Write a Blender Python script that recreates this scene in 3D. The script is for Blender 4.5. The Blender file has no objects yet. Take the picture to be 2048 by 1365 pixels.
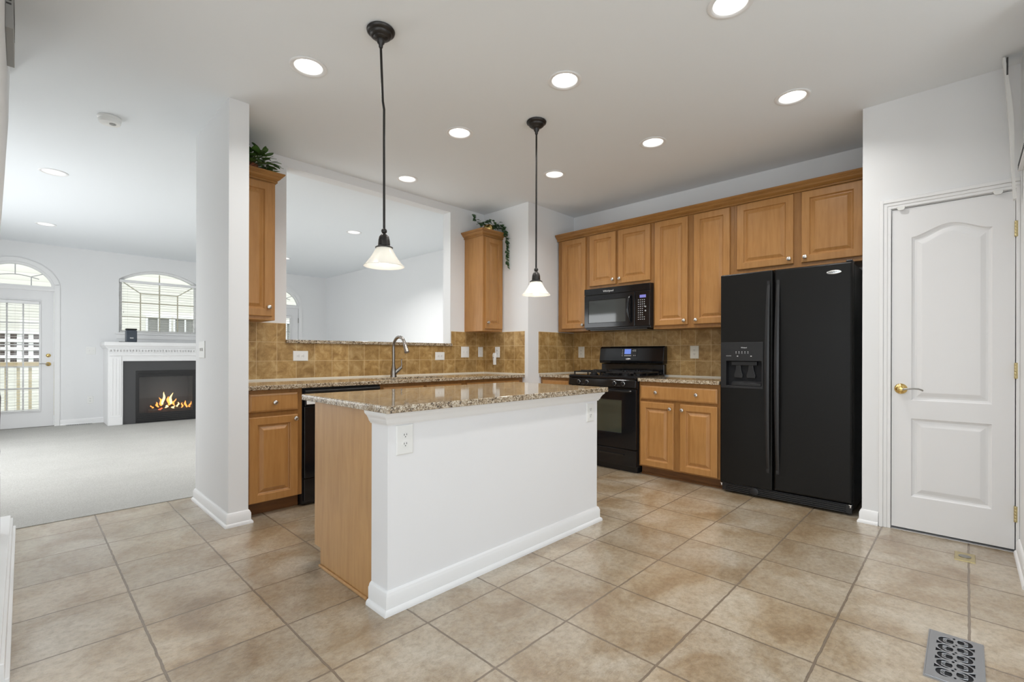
import bpy, bmesh, math, random
from mathutils import Vector, Matrix
random.seed(7)
S = bpy.context.scene
C = S.collection
PI = math.pi
H = 2.743
# ------------------------------------------------------------------ camera
YAW, ROLL, CH, FPX = 0.767, 0.0025, 1.1066, 943.35
cam_d = bpy.data.cameras.new('camera'); cam = bpy.data.objects.new('camera', cam_d); C.objects.link(cam)
cam_d.sensor_width = 36.0; cam_d.lens = FPX / 2048 * 36.0
cam_d.shift_y = (709.58 - 682.5) / 2048
cam_d.clip_start = 0.02; cam_d.clip_end = 200
Fw = Vector((math.cos(YAW), math.sin(YAW), 0)); Rt = Vector((math.sin(YAW), -math.cos(YAW), 0)); Up = Vector((0, 0, 1))
R2 = Rt * math.cos(ROLL) + Up * math.sin(ROLL); U2 = -Rt * math.sin(ROLL) + Up * math.cos(ROLL)
cam.matrix_world = Matrix(((R2.x, U2.x, -Fw.x, 0), (R2.y, U2.y, -Fw.y, 0), (R2.z, U2.z, -Fw.z, CH), (0, 0, 0, 1)))
S.camera = cam
# ------------------------------------------------------------------ view, world, daylight
S.view_settings.view_transform = 'Standard'; S.view_settings.look = 'None'
S.view_settings.exposure = 0.0; S.view_settings.gamma = 1.0; S.view_settings.use_curve_mapping = False
W = bpy.data.worlds.new('world'); S.world = W; W.use_nodes = True
wn = W.node_tree.nodes; wl = W.node_tree.links; wn.clear()
bg = wn.new('ShaderNodeBackground'); wo = wn.new('ShaderNodeOutputWorld')
tcw = wn.new('ShaderNodeTexCoord'); sepw = wn.new('ShaderNodeSeparateXYZ'); rw = wn.new('ShaderNodeValToRGB')
wl.new(tcw.outputs['Generated'], sepw.inputs[0]); wl.new(sepw.outputs['Z'], rw.inputs[0])
rw.color_ramp.elements[0].position = 0.46; rw.color_ramp.elements[0].color = (0.12, 0.125, 0.12, 1)
rw.color_ramp.elements[1].position = 0.52; rw.color_ramp.elements[1].color = (0.93, 0.965, 1.0, 1)
wl.new(rw.outputs[0], bg.inputs[0]); bg.inputs[1].default_value = 4.6
wl.new(bg.outputs[0], wo.inputs[0])
def daylight(name, loc, rot, sx, sy, power, col=(0.86, 0.93, 1.0)):
    l = bpy.data.lights.new(name, 'AREA'); l.shape = 'RECTANGLE'; l.size = sx; l.size_y = sy; l.energy = power; l.color = col
    o = bpy.data.objects.new(name, l); C.objects.link(o); o.location = loc; o.rotation_euler = rot
    return o
# daylight stand-ins: area lamps added in unseen window openings to brighten the rooms
daylight('added_fill_breakfast_side', (-2.16, -0.3, 1.35), (0, -PI / 2, 0), 1.9, 3.6, 44)
daylight('added_fill_behind_camera', (0.6, -2.56, 1.25), (PI / 2, 0, 0), 3.4, 2.1, 44)
daylight('added_fill_living_side', (-1.0, 6.8, 1.25), (0, -PI / 2, 0), 1.6, 3.4, 62, (0.95, 0.975, 1.0))
# ------------------------------------------------------------------ mesh helpers
def FX(x0, s=-1): return lambda u, v, w: (x0 + s * w, u, v)
def FY(y0, s=-1): return lambda u, v, w: (u, y0 + s * w, v)
def FZ(z0, s=1): return lambda u, v, w: (u, v, z0 + s * w)
class MB:
    def __init__(s): s.bm = bmesh.new()
    def box(s, x0, x1, y0, y1, z0, z1):
        v = [s.bm.verts.new(p) for p in ((x0, y0, z0), (x1, y0, z0), (x1, y1, z0), (x0, y1, z0), (x0, y0, z1), (x1, y0, z1), (x1, y1, z1), (x0, y1, z1))]
        for f in ((0, 3, 2, 1), (4, 5, 6, 7), (0, 1, 5, 4), (1, 2, 6, 5), (2, 3, 7, 6), (3, 0, 4, 7)): s.bm.faces.new([v[i] for i in f])
        return s
    def fbox(s, M, u0, u1, v0, v1, w0, w1):
        v = [s.bm.verts.new(M(*p)) for p in ((u0, v0, w0), (u1, v0, w0), (u1, v1, w0), (u0, v1, w0), (u0, v0, w1), (u1, v0, w1), (u1, v1, w1), (u0, v1, w1))]
        for f in ((0, 3, 2, 1), (4, 5, 6, 7), (0, 1, 5, 4), (1, 2, 6, 5), (2, 3, 7, 6), (3, 0, 4, 7)): s.bm.faces.new([v[i] for i in f])
        return s
    def loft(s, loops, cap0=True, cap1=True, closed=True):
        L = [[s.bm.verts.new(p) for p in lp] for lp in loops]; n = len(L[0])
        for a, b in zip(L, L[1:]):
            for i in range(n if closed else n - 1):
                j = (i + 1) % n
                try: s.bm.faces.new((a[i], a[j], b[j], b[i]))
                except ValueError: pass
        if cap0: s.bm.faces.new(L[0][::-1])
        if cap1: s.bm.faces.new(L[-1])
        return s
    def plate(s, outer, holes, w0, w1, M):
        """flat slab in the map's (u,v) plane with holes cut through it"""
        for w in (w0, w1):
            ed = []
            for lp in [outer] + holes:
                vs = [s.bm.verts.new(M(u, v, w)) for u, v in lp]
                ed += [s.bm.edges.new((vs[i], vs[(i + 1) % len(vs)])) for i in range(len(vs))]
            bmesh.ops.triangle_fill(s.bm, use_beauty=True, use_dissolve=False, edges=ed)
        for lp in [outer] + holes:
            a = [s.bm.verts.new(M(u, v, w0)) for u, v in lp]; b = [s.bm.verts.new(M(u, v, w1)) for u, v in lp]
            for i in range(len(a)):
                j = (i + 1) % len(a); s.bm.faces.new((a[i], a[j], b[j], b[i]))
        return s
    def lathe(s, c, prof, n=32, axis='z', cap=True):
        loops = []
        for r, h in prof:
            r = max(r, 1e-5); lp = []
            for i in range(n):
                a = 2 * PI * i / n; p, q = r * math.cos(a), r * math.sin(a)
                if axis == 'z': lp.append((c[0] + p, c[1] + q, c[2] + h))
                elif axis == 'x': lp.append((c[0] + h, c[1] + p, c[2] + q))
                else: lp.append((c[0] + p, c[1] + h, c[2] + q))
            loops.append(lp)
        return s.loft(loops, cap, cap)
    def tube(s, pts, rad, n=12):
        P = [Vector(p) for p in pts]
        if not isinstance(rad, (list, tuple)): rad = [rad] * len(P)
        loops = []; nrm = None
        for i, p in enumerate(P):
            t = (P[min(i + 1, len(P) - 1)] - P[max(i - 1, 0)]).normalized()
            if nrm is None:
                nrm = t.orthogonal().normalized()
            else:
                nrm = (nrm - t * nrm.dot(t)).normalized()
            b = t.cross(nrm)
            loops.append([tuple(p + (nrm * math.cos(2 * PI * k / n) + b * math.sin(2 * PI * k / n)) * rad[i]) for k in range(n)])
        return s.loft(loops)
    def sweep(s, path, prof, closed=False, z0=0.0):
        """profile [(out, z)] swept on a plan-view path [(x,y)]; 'out' is to the right of travel, corners mitred"""
        n = len(path); loops = []
        for i in range(n):
            p = Vector(path[i])
            d0 = (Vector(path[i]) - Vector(path[i - 1])).normalized() if (i > 0 or closed) else None
            d1 = (Vector(path[(i + 1) % n]) - Vector(path[i])).normalized() if (i < n - 1 or closed) else None
            d0 = d0 or d1; d1 = d1 or d0
            n0 = Vector((d0.y, -d0.x)); n1 = Vector((d1.y, -d1.x)); m = (n0 + n1)
            m = m / max(m.dot(n0), 1e-6)
            loops.append([(p.x + m.x * o, p.y + m.y * o, z0 + z) for o, z in prof])
        if closed: loops.append(loops[0])
        return s.loft(loops, not closed, not closed)
    def sphere(s, c, r, sc=(1, 1, 1), n=16):
        bmesh.ops.create_uvsphere(s.bm, u_segments=n, v_segments=max(6, n // 2), radius=1, matrix=Matrix.Translation(c) @ Matrix.Diagonal((r * sc[0], r * sc[1], r * sc[2], 1)))
        return s
def finish(mb, name, mat, parent=None, smooth=None, bevel=0, origin=None):
    bm = mb.bm
    bmesh.ops.remove_doubles(bm, verts=bm.verts, dist=1e-6)
    bmesh.ops.recalc_face_normals(bm, faces=bm.faces)
    me = bpy.data.meshes.new(name)
    bm.to_mesh(me); bm.free()
    if parent is not None:
        o0 = wloc(parent)
    else:
        o0 = Vector(origin) if origin else Vector((0, 0, 0))
    me.transform(Matrix.Translation(-o0))
    me.materials.append(mat)
    o = bpy.data.objects.new(name, me); C.objects.link(o)
    if parent is not None: o.parent = parent
    else: o.location = o0
    if bevel:
        b = o.modifiers.new('bevel', 'BEVEL'); b.width = bevel; b.segments = 2; b.limit_method = 'ANGLE'; b.angle_limit = math.radians(40)
    if smooth is not None:
        for p in me.polygons: p.use_smooth = True
        me.set_sharp_from_angle(angle=math.radians(smooth))
    return o
def wloc(o):
    v = Vector(o.location)
    while o.parent is not None:
        o = o.parent; v = v + Vector(o.location)
    return v
def tag(o, label, cat, group=None, kind=None):
    if label: o['label'] = label
    if cat: o['category'] = cat
    if group: o['group'] = group
    if kind: o['kind'] = kind
    return o
def thing(name, label, cat, loc, group=None):
    o = bpy.data.objects.new(name, None); o.empty_display_size = 0.05; C.objects.link(o); o.location = loc
    return tag(o, label, cat, group)
def struct(name, mb, mat, parent=None, **k):
    o = finish(mb, name, mat, parent, **k)
    if parent is None: o['kind'] = 'structure'
    return o
def sgroup(name, loc=(0, 0, 0), label=None):
    o = bpy.data.objects.new(name, None); o.empty_display_size = 0.05; C.objects.link(o); o.location = loc; o['kind'] = 'structure'
    if label: o['label'] = label
    return o
def rect(a, b, c, d): return [(a, c), (b, c), (b, d), (a, d)]
def circ(x, y, r, n=32, ry=None): return [(x + r * math.cos(2 * PI * i / n), y + (ry or r) * math.sin(2 * PI * i / n)) for i in range(n)]
def arch(u0, u1, v0, vs, vt, n=20):
    """rectangle with a segmental arch on top: springing at vs, crown at vt"""
    w = (u1 - u0) / 2; h = vt - vs; R = (w * w + h * h) / (2 * h); cu = (u0 + u1) / 2; cv = vt - R
    a0 = math.atan2(vs - cv, w); pts = [(u0, v0), (u1, v0)]
    for i in range(n + 1):
        a = a0 + (PI - 2 * a0) * i / n; pts.append((cu + R * math.cos(a), cv + R * math.sin(a)))
    return pts
# ------------------------------------------------------------------ materials
def lin(r, g, b):
    f = lambda c: ((c / 255 + 0.055) / 1.055) ** 2.4 if c > 10 else c / 255 / 12.92
    return (f(r), f(g), f(b), 1)
def newmat(name):
    m = bpy.data.materials.new(name); m.use_nodes = True
    return m, m.node_tree.nodes, m.node_tree.links, m.node_tree.nodes['Principled BSDF']
def plain(name, col, rough=0.5, metal=0.0, spec=0.5, emis=None, es=0, coat=0):
    m, n, l, b = newmat(name)
    b.inputs['Base Color'].default_value = col; b.inputs['Roughness'].default_value = rough; b.inputs['Metallic'].default_value = metal
    b.inputs['Specular IOR Level'].default_value = spec; b.inputs['Coat Weight'].default_value = coat; b.inputs['Coat Roughness'].default_value = 0.05
    if emis: b.inputs['Emission Color'].default_value = emis; b.inputs['Emission Strength'].default_value = es
    return m
def pos(n, l, scale=(1, 1, 1), off=(0, 0, 0), rot=(0, 0, 0), obj=False):
    mp = n.new('ShaderNodeMapping'); mp.inputs['Scale'].default_value = scale; mp.inputs['Location'].default_value = off; mp.inputs['Rotation'].default_value = rot
    if obj:
        t = n.new('ShaderNodeTexCoord'); l.new(t.outputs['Object'], mp.inputs[0])
    else:
        g = n.new('ShaderNodeNewGeometry'); l.new(g.outputs['Position'], mp.inputs[0])
    return mp.outputs[0]
def noise(n, l, vec, scale, detail=4, rough=0.55, dist=0):
    t = n.new('ShaderNodeTexNoise'); t.inputs['Scale'].default_value = scale; t.inputs['Detail'].default_value = detail
    t.inputs['Roughness'].default_value = rough; t.inputs['Distortion'].default_value = dist; l.new(vec, t.inputs['Vector']); return t.outputs[0]
def ramp(n, l, fac, stops):
    r = n.new('ShaderNodeValToRGB'); l.new(fac, r.inputs[0]); e = r.color_ramp.elements
    while len(e) < len(stops): e.new(0.5)
    for i, (p, c) in enumerate(stops): e[i].position = p; e[i].color = c
    return r.outputs[0]
def mix(n, l, fac, a, b, mode='MIX'):
    m = n.new('ShaderNodeMix'); m.data_type = 'RGBA'; m.blend_type = mode
    for sock, v in ((m.inputs[0], fac), (m.inputs[6], a), (m.inputs[7], b)):
        if isinstance(v, (int, float, tuple)): sock.default_value = v
        else: l.new(v, sock)
    return m.outputs[2]
def bump(n, l, b, h, strength, dist=0.01, prev=None):
    t = n.new('ShaderNodeBump'); t.inputs['Strength'].default_value = strength; t.inputs['Distance'].default_value = dist
    l.new(h, t.inputs['Height'])
    if prev: l.new(prev, t.inputs['Normal'])
    if b: l.new(t.outputs[0], b.inputs['Normal'])
    return t.outputs[0]
def m_paint(name, col, rough=0.75, sc=260, st=0.05):
    m, n, l, b = newmat(name); b.inputs['Base Color'].default_value = col; b.inputs['Roughness'].default_value = rough
    b.inputs['Specular IOR Level'].default_value = 0.3
    bump(n, l, b, noise(n, l, pos(n, l), sc, 3), st, 0.002); return m
WALL = m_paint('wall_paint', (0.82, 0.825, 0.83, 1))
CEIL = m_paint('ceiling_paint', (0.85, 0.88, 0.905, 1), 0.9)
TRIM = m_paint('trim_paint', (0.86, 0.86, 0.86, 1), 0.38, 120, 0.03)
DOORW = m_paint('door_paint', (0.82, 0.82, 0.825, 1), 0.42, 60, 0.05)
def m_tile_floor():
    m, n, l, b = newmat('floor_tile')
    P = pos(n, l)
    wob = noise(n, l, P, 14, 3); wv = n.new('ShaderNodeVectorMath'); wv.operation = 'MULTIPLY_ADD'
    wn2 = n.new('ShaderNodeTexNoise'); wn2.inputs['Scale'].default_value = 18; wn2.inputs['Detail'].default_value = 4; l.new(P, wn2.inputs['Vector'])
    l.new(wn2.outputs[1], wv.inputs[0]); wv.inputs[1].default_value = (0.008, 0.008, 0); l.new(P, wv.inputs[2])
    mp = n.new('ShaderNodeMapping'); mp.vector_type = 'POINT'; mp.inputs['Scale'].default_value = (1 / 0.407, 1 / 0.4015, 1)
    mp.inputs['Location'].default_value = (-(0.345 + 0.004) / 0.407 + 10, (0.010 - 0.004) / 0.4015 + 10, 0); l.new(wv.outputs[0], mp.inputs[0])
    br = n.new('ShaderNodeTexBrick'); br.offset = 0; br.squash = 1; br.inputs['Scale'].default_value = 1; br.inputs['Brick Width'].default_value = 1
    br.inputs['Row Height'].default_value = 1; br.inputs['Mortar Size'].default_value = 0.012; br.inputs['Mortar Smooth'].default_value = 0.35
    br.inputs['Color1'].default_value = (0, 0, 0, 1); br.inputs['Color2'].default_value = (1, 1, 1, 1); br.inputs['Mortar'].default_value = (0.5, 0.5, 0.5, 1)
    l.new(mp.outputs[0], br.inputs['Vector'])
    big = noise(n, l, P, 3.2, 6, 0.6, 0.6); fine = noise(n, l, P, 34, 8, 0.78)
    c1 = ramp(n, l, big, [(0.30, lin(146, 120, 88)), (0.43, lin(168, 147, 118)), (0.56, lin(184, 168, 145)), (0.72, lin(202, 191, 173))])
    c2 = ramp(n, l, fine, [(0.38, (0.72, 0.68, 0.62, 1)), (0.5, (0.98, 0.98, 0.98, 1)), (0.61, (1.17, 1.19, 1.22, 1))])
    c = mix(n, l, 0.8, c1, c2, 'MULTIPLY')
    tv = ramp(n, l, br.outputs['Color'], [(0, (0.88, 0.88, 0.88, 1)), (1, (1.08, 1.07, 1.05, 1))])
    c = mix(n, l, 0.9, c, tv, 'MULTIPLY')
    col = mix(n, l, br.outputs['Fac'], c, lin(126, 110, 92))
    l.new(col, b.inputs['Base Color'])
    rr = ramp(n, l, fine, [(0.3, (0.36, 0.36, 0.36, 1)), (0.7, (0.26, 0.26, 0.26, 1))])
    rr2 = mix(n, l, br.outputs['Fac'], rr, (0.8, 0.8, 0.8, 1)); l.new(rr2, b.inputs['Roughness'])
    b.inputs['Specular IOR Level'].default_value = 0.6; b.inputs['Coat Weight'].default_value = 1.0; b.inputs['Coat Roughness'].default_value = 0.22
    ps = n.new('ShaderNodeMapping'); ps.inputs['Scale'].default_value = (1, 1.6, 1); l.new(P, ps.inputs[0])
    sl = noise(n, l, ps.outputs[0], 30, 8, 0.66, 1.2)
    b1 = bump(n, l, None, sl, 0.75, 0.01)
    inv = n.new('ShaderNodeMath'); inv.operation = 'SUBTRACT'; inv.inputs[0].default_value = 1; l.new(br.outputs['Fac'], inv.inputs[1])
    bump(n, l, b, inv.outputs[0], 0.8, 0.004, b1)
    return m
FLOOR = m_tile_floor()
def m_splash():
    m, n, l, b = newmat('backsplash_tile')
    g = n.new('ShaderNodeNewGeometry'); sp = n.new('ShaderNodeSeparateXYZ'); l.new(g.outputs['Position'], sp.inputs[0])
    # along-wall coordinate: x on walls facing y, y on walls facing x
    sn = n.new('ShaderNodeSeparateXYZ'); l.new(g.outputs['True Normal'], sn.inputs[0])
    ab = n.new('ShaderNodeMath'); ab.operation = 'ABSOLUTE'; l.new(sn.outputs[0], ab.inputs[0])
    gt = n.new('ShaderNodeMath'); gt.operation = 'GREATER_THAN'; gt.inputs[1].default_value = 0.5; l.new(ab.outputs[0], gt.inputs[0])
    mxx = n.new('ShaderNodeMix'); mxx.data_type = 'FLOAT'; l.new(gt.outputs[0], mxx.inputs[0])
    def aff(sock, o, s):
        a = n.new('ShaderNodeMath'); a.operation = 'MULTIPLY_ADD'; a.inputs[1].default_value = 1 / s; a.inputs[2].default_value = -o / s + 50; l.new(sock, a.inputs[0]); return a.outputs[0]
    l.new(aff(sp.outputs[0], 1.289, 0.1556), mxx.inputs[2]); l.new(aff(sp.outputs[1], 3.425, 0.1517), mxx.inputs[3])
    cb = n.new('ShaderNodeCombineXYZ'); l.new(mxx.outputs[0], cb.inputs[0]); l.new(aff(sp.outputs[2], 0.895, 0.1545), cb.inputs[1])
    br = n.new('ShaderNodeTexBrick'); br.offset = 0; br.inputs['Scale'].default_value = 1; br.inputs['Brick Width'].default_value = 1; br.inputs['Row Height'].default_value = 1
    br.inputs['Mortar Size'].default_value = 0.014; br.inputs['Mortar Smooth'].default_value = 0.2
    br.inputs['Color1'].default_value = (0, 0, 0, 1); br.inputs['Color2'].default_value = (1, 1, 1, 1)
    l.new(cb.outputs[0], br.inputs['Vector'])
    P = g.outputs['Position']
    big = noise(n, l, P, 13, 5, 0.6, 0.7); fine = noise(n, l, P, 90, 4, 0.7)
    c1 = ramp(n, l, big, [(0.3, lin(146, 112, 62)), (0.5, lin(176, 142, 88)), (0.68, lin(200, 170, 120))])
    c = mix(n, l, 0.5, c1, ramp(n, l, fine, [(0.3, (0.7, 0.68, 0.64, 1)), (0.7, (1.1, 1.1, 1.08, 1))]), 'MULTIPLY')
    c = mix(n, l, 0.9, c, ramp(n, l, br.outputs['Color'], [(0, (0.86, 0.84, 0.82, 1)), (1, (1.12, 1.1, 1.06, 1))]), 'MULTIPLY')
    l.new(mix(n, l, br.outputs['Fac'], c, lin(208, 182, 138)), b.inputs['Base Color'])
    b.inputs['Roughness'].default_value = 0.5
    inv = n.new('ShaderNodeMath'); inv.operation = 'SUBTRACT'; inv.inputs[0].default_value = 1; l.new(br.outputs['Fac'], inv.inputs[1])
    b1 = bump(n, l, None, fine, 0.15, 0.003); bump(n, l, b, inv.outputs[0], 0.5, 0.002, b1)
    return m
SPLASH = m_splash()
def m_granite():
    m, n, l, b = newmat('granite')
    P = pos(n, l)
    v = n.new('ShaderNodeTexVoronoi'); v.inputs['Scale'].default_value = 190; l.new(P, v.inputs['Vector'])
    sc = n.new('ShaderNodeSeparateColor'); l.new(v.outputs['Color'], sc.inputs[0])
    n1 = noise(n, l, P, 45, 5, 0.65, 0.4)
    ad = n.new('ShaderNodeMath'); ad.operation = 'MULTIPLY_ADD'; l.new(sc.outputs[0], ad.inputs[0]); ad.inputs[1].default_value = 0.42
    l.new(n1, ad.inputs[2])
    c = ramp(n, l, ad.outputs[0], [(0.42, lin(50, 44, 40)), (0.53, lin(104, 86, 66)), (0.63, lin(146, 126, 100)), (0.76, lin(178, 160, 134)), (0.92, lin(210, 200, 182))])
    l.new(c, b.inputs['Base Color']); b.inputs['Roughness'].default_value = 0.07; b.inputs['Specular IOR Level'].default_value = 0.6
    b.inputs['Coat Weight'].default_value = 0.3; b.inputs['Coat Roughness'].default_value = 0.03
    return m
GRANITE = m_granite()
def m_wood(name, base, dark, vertical=True, rough=0.33):
    m, n, l, b = newmat(name)
    P = pos(n, l, (1, 1, 0.09) if vertical else (0.12, 0.12, 1))
    a = noise(n, l, P, 46, 5, 0.6, 0.3); c2 = noise(n, l, pos(n, l), 3.5, 3)
    fa = ramp(n, l, a, [(0.3, dark), (0.62, base)])
    col = mix(n, l, 0.35, fa, ramp(n, l, c2, [(0.3, (0.80, 0.78, 0.74, 1)), (0.7, (1.12, 1.1, 1.06, 1))]), 'MULTIPLY')
    l.new(col, b.inputs['Base Color']); b.inputs['Roughness'].default_value = rough; b.inputs['Specular IOR Level'].default_value = 0.45
    return m
WOOD = m_wood('maple_wood', lin(180, 132, 78), lin(168, 119, 67))
WOODD = m_wood('maple_frame_wood', lin(158, 113, 63), lin(143, 99, 53))
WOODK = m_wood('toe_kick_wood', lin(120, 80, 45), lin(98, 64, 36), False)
WOODP = m_wood('island_panel_veneer', lin(192, 150, 100), lin(180, 137, 88), True, 0.42)
CROWNM = m_wood('crown_wood', lin(166, 120, 66), lin(148, 103, 54), False)
BLACK = plain('black_gloss_enamel', (0.008, 0.008, 0.009, 1), 0.10, 0, 0.5)
BLACKS = plain('black_satin_plastic', (0.014, 0.014, 0.015, 1), 0.32)
BLACKG = plain('black_tinted_glass', (0.02, 0.024, 0.022, 1), 0.04, 0, 0.7)
WINGLASS = plain('oven_window_glass', (0.055, 0.062, 0.045, 1), 0.05, 0, 0.7)
MWGLASS = plain('microwave_window_glass', (0.03, 0.033, 0.03, 1), 0.05, 0, 0.9)
def m_fridge():
    m, n, l, b = newmat('textured_black_steel'); b.inputs['Base Color'].default_value = (0.007, 0.0066, 0.006, 1); b.inputs['Roughness'].default_value = 0.30
    b.inputs['Specular IOR Level'].default_value = 0.24
    bump(n, l, b, noise(n, l, pos(n, l), 420, 2), 0.35, 0.001); return m
FRIDGE = m_fridge()
CAST = plain('cast_iron', (0.012, 0.012, 0.013, 1), 0.4)
NICKEL = plain('brushed_nickel', (0.62, 0.60, 0.57, 1), 0.28, 1)
FAUCETM = plain('faucet_steel', (0.31, 0.285, 0.26, 1), 0.26, 1)
STEEL = plain('stainless_steel', (0.6, 0.6, 0.6, 1), 0.25, 1)
BRASS = plain('polished_brass', (0.72, 0.52, 0.20, 1), 0.18, 1)
BRASSD = plain('aged_brass', (0.62, 0.52, 0.28, 1), 0.3, 1)
PEWTER = plain('pewter_lever', (0.34, 0.33, 0.31, 1), 0.3, 1)
VENTM = plain('pewter_vent_metal', (0.42, 0.43, 0.45, 1), 0.38, 1)
BRONZE = plain('dark_bronze', (0.045, 0.042, 0.040, 1), 0.34, 0.8)
PLASTIC = plain('white_plastic', (0.85, 0.85, 0.83, 1), 0.35)
ALMOND = plain('ivory_plastic', (0.78, 0.74, 0.64, 1), 0.35)
SLOT = plain('dark_slot', (0.05, 0.05, 0.05, 1), 0.6)
DARK = plain('dark_void', (0.006, 0.006, 0.008, 1), 0.7)
MARK = plain('pale_printing', (0.62, 0.62, 0.62, 1), 0.5)
CHROME = plain('chrome_badge', (0.75, 0.76, 0.76, 1), 0.2, 1)
CAULK = plain('cream_trim_strip', (0.80, 0.74, 0.62, 1), 0.5)
SLATE = m_paint('fireplace_slate', (0.075, 0.075, 0.078, 1), 0.3, 40, 0.06)
def m_carpet():
    m, n, l, b = newmat('carpet_pile'); P = pos(n, l)
    a = noise(n, l, P, 160, 4, 0.7); c2 = noise(n, l, P, 2.0, 3)
    c = mix(n, l, 0.6, ramp(n, l, a, [(0.3, lin(176, 174, 168)), (0.7, lin(218, 217, 213))]), ramp(n, l, c2, [(0.3, (0.9, 0.9, 0.9, 1)), (0.7, (1.04, 1.04, 1.04, 1))]), 'MULTIPLY')
    l.new(c, b.inputs['Base Color']); b.inputs['Roughness'].default_value = 1; b.inputs['Specular IOR Level'].default_value = 0.1
    bump(n, l, b, a, 0.9, 0.01); return m
CARPET = m_carpet()
def m_siding():
    m, n, l, b = newmat('vinyl_siding'); P = pos(n, l)
    w = n.new('ShaderNodeTexWave'); w.wave_type = 'BANDS'; w.bands_direction = 'Z'; w.wave_profile = 'SAW'; w.inputs['Scale'].default_value = 1.6; l.new(P, w.inputs['Vector'])
    l.new(ramp(n, l, w.outputs[1], [(0.0, lin(228, 226, 216)), (0.9, lin(236, 234, 226)), (1, lin(204, 200, 188))]), b.inputs['Base Color']); b.inputs['Roughness'].default_value = 0.7; return m
SIDING = m_siding()
BLIND = plain('white_blind_slat', (0.86, 0.86, 0.84, 1), 0.5)
def m_glass():
    m, n, l, b = newmat('clear_window_glass')
    n.remove(b); out = n['Material Output']
    t = n.new('ShaderNodeBsdfTransparent'); g = n.new('ShaderNodeBsdfGlossy'); g.inputs['Roughness'].default_value = 0.02
    f = n.new('ShaderNodeFresnel'); f.inputs[0].default_value = 1.45; mx = n.new('ShaderNodeMixShader')
    l.new(f.outputs[0], mx.inputs[0]); l.new(t.outputs[0], mx.inputs[1]); l.new(g.outputs[0], mx.inputs[2]); l.new(mx.outputs[0], out.inputs[0]); return m
GLASS = m_glass()
def m_shade():
    m, n, l, b = newmat('frosted_shade_glass'); out = n['Material Output']
    b.inputs['Base Color'].default_value = (0.93, 0.92, 0.88, 1); b.inputs['Roughness'].default_value = 0.25
    t = n.new('ShaderNodeBsdfTranslucent'); t.inputs[0].default_value = (0.95, 0.94, 0.90, 1); mx = n.new('ShaderNodeMixShader'); mx.inputs[0].default_value = 0.5
    l.new(b.outputs[0], mx.inputs[1]); l.new(t.outputs[0], mx.inputs[2]); l.new(mx.outputs[0], out.inputs[0]); return m
SHADE = m_shade()
LENS = plain('lit_lens', (1, 1, 1, 1), 0.5, emis=(1, 0.985, 0.95, 1), es=5.0)
BULB = plain('lit_bulb', (1, 1, 1, 1), 0.5, emis=(1, 0.95, 0.86, 1), es=1.6)
LEAF1 = plain('dark_green_leaf', lin(78, 112, 50), 0.45); LEAF2 = plain('ivy_green_leaf', lin(58, 88, 52), 0.5)
STEM = plain('green_stem', lin(70, 84, 46), 0.6)
BASKET = plain('terracotta_pot', lin(150, 88, 60), 0.7)
LCD = plain('blue_display', (0.02, 0.03, 0.08, 1), 0.2, emis=(0.16, 0.26, 0.75, 1), es=0.9)
LCDP = plain('violet_display', (0.02, 0.03, 0.08, 1), 0.2, emis=(0.30, 0.28, 0.75, 1), es=0.7)
FLAME1 = plain('orange_flame', (1, 0.4, 0.1, 1), 1, emis=(1.0, 0.34, 0.06, 1), es=1.5)
FLAME2 = plain('yellow_flame', (1, 0.8, 0.4, 1), 1, emis=(1.0, 0.72, 0.30, 1), es=2.0)
EMBER = plain('glowing_ember', (0.6, 0.15, 0.05, 1), 1, emis=(1.0, 0.22, 0.08, 1), es=0.8)
LOG = m_wood('burnt_log', lin(92, 78, 68), lin(40, 34, 30), False, 0.9)
SPK = plain('speaker_shell', lin(60, 68, 78), 0.35)
SPKT = plain('speaker_top', (0.01, 0.01, 0.01, 1), 0.4)
RAILW = m_wood('newel_wood', lin(120, 78, 46), lin(86, 54, 32), True, 0.3)
LOWER = plain('dark_turned_wood', lin(88, 72, 76), 0.35)
LENS_DK = plain('grey_grille', (0.36, 0.36, 0.35, 1), 0.6)
WHITEFAB = plain('white_valance_cloth', (0.80, 0.80, 0.78, 1), 0.8)
def text_mesh(txt, name, mat, parent, M, u, v, size, w=0.0, ext=0.0006, flip=False, squash=1.0):
    """lettering laid on a face: centre (u,v) on map M at depth w; flip when the map's u runs to the reader's left"""
    cu = bpy.data.curves.new(name, 'FONT'); cu.body = txt; cu.size = size; cu.align_x = 'CENTER'; cu.align_y = 'CENTER'; cu.extrude = ext
    tmp = bpy.data.objects.new(name, cu); C.objects.link(tmp)
    bpy.context.view_layer.update()
    me = bpy.data.meshes.new_from_object(tmp.evaluated_get(bpy.context.evaluated_depsgraph_get()))
    bpy.data.objects.remove(tmp); bpy.data.curves.remove(cu)
    sg = -1 if flip else 1; o0 = wloc(parent)
    for vt in me.vertices:
        p = M(u + sg * vt.co.x * squash, v + vt.co.y, w + vt.co.z); vt.co = Vector(p) - o0
    if not me.materials: me.materials.append(mat)
    else: me.materials[0] = mat
    me.name = name
    o = bpy.data.objects.new(name, me); C.objects.link(o); o.parent = parent
    return o
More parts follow.
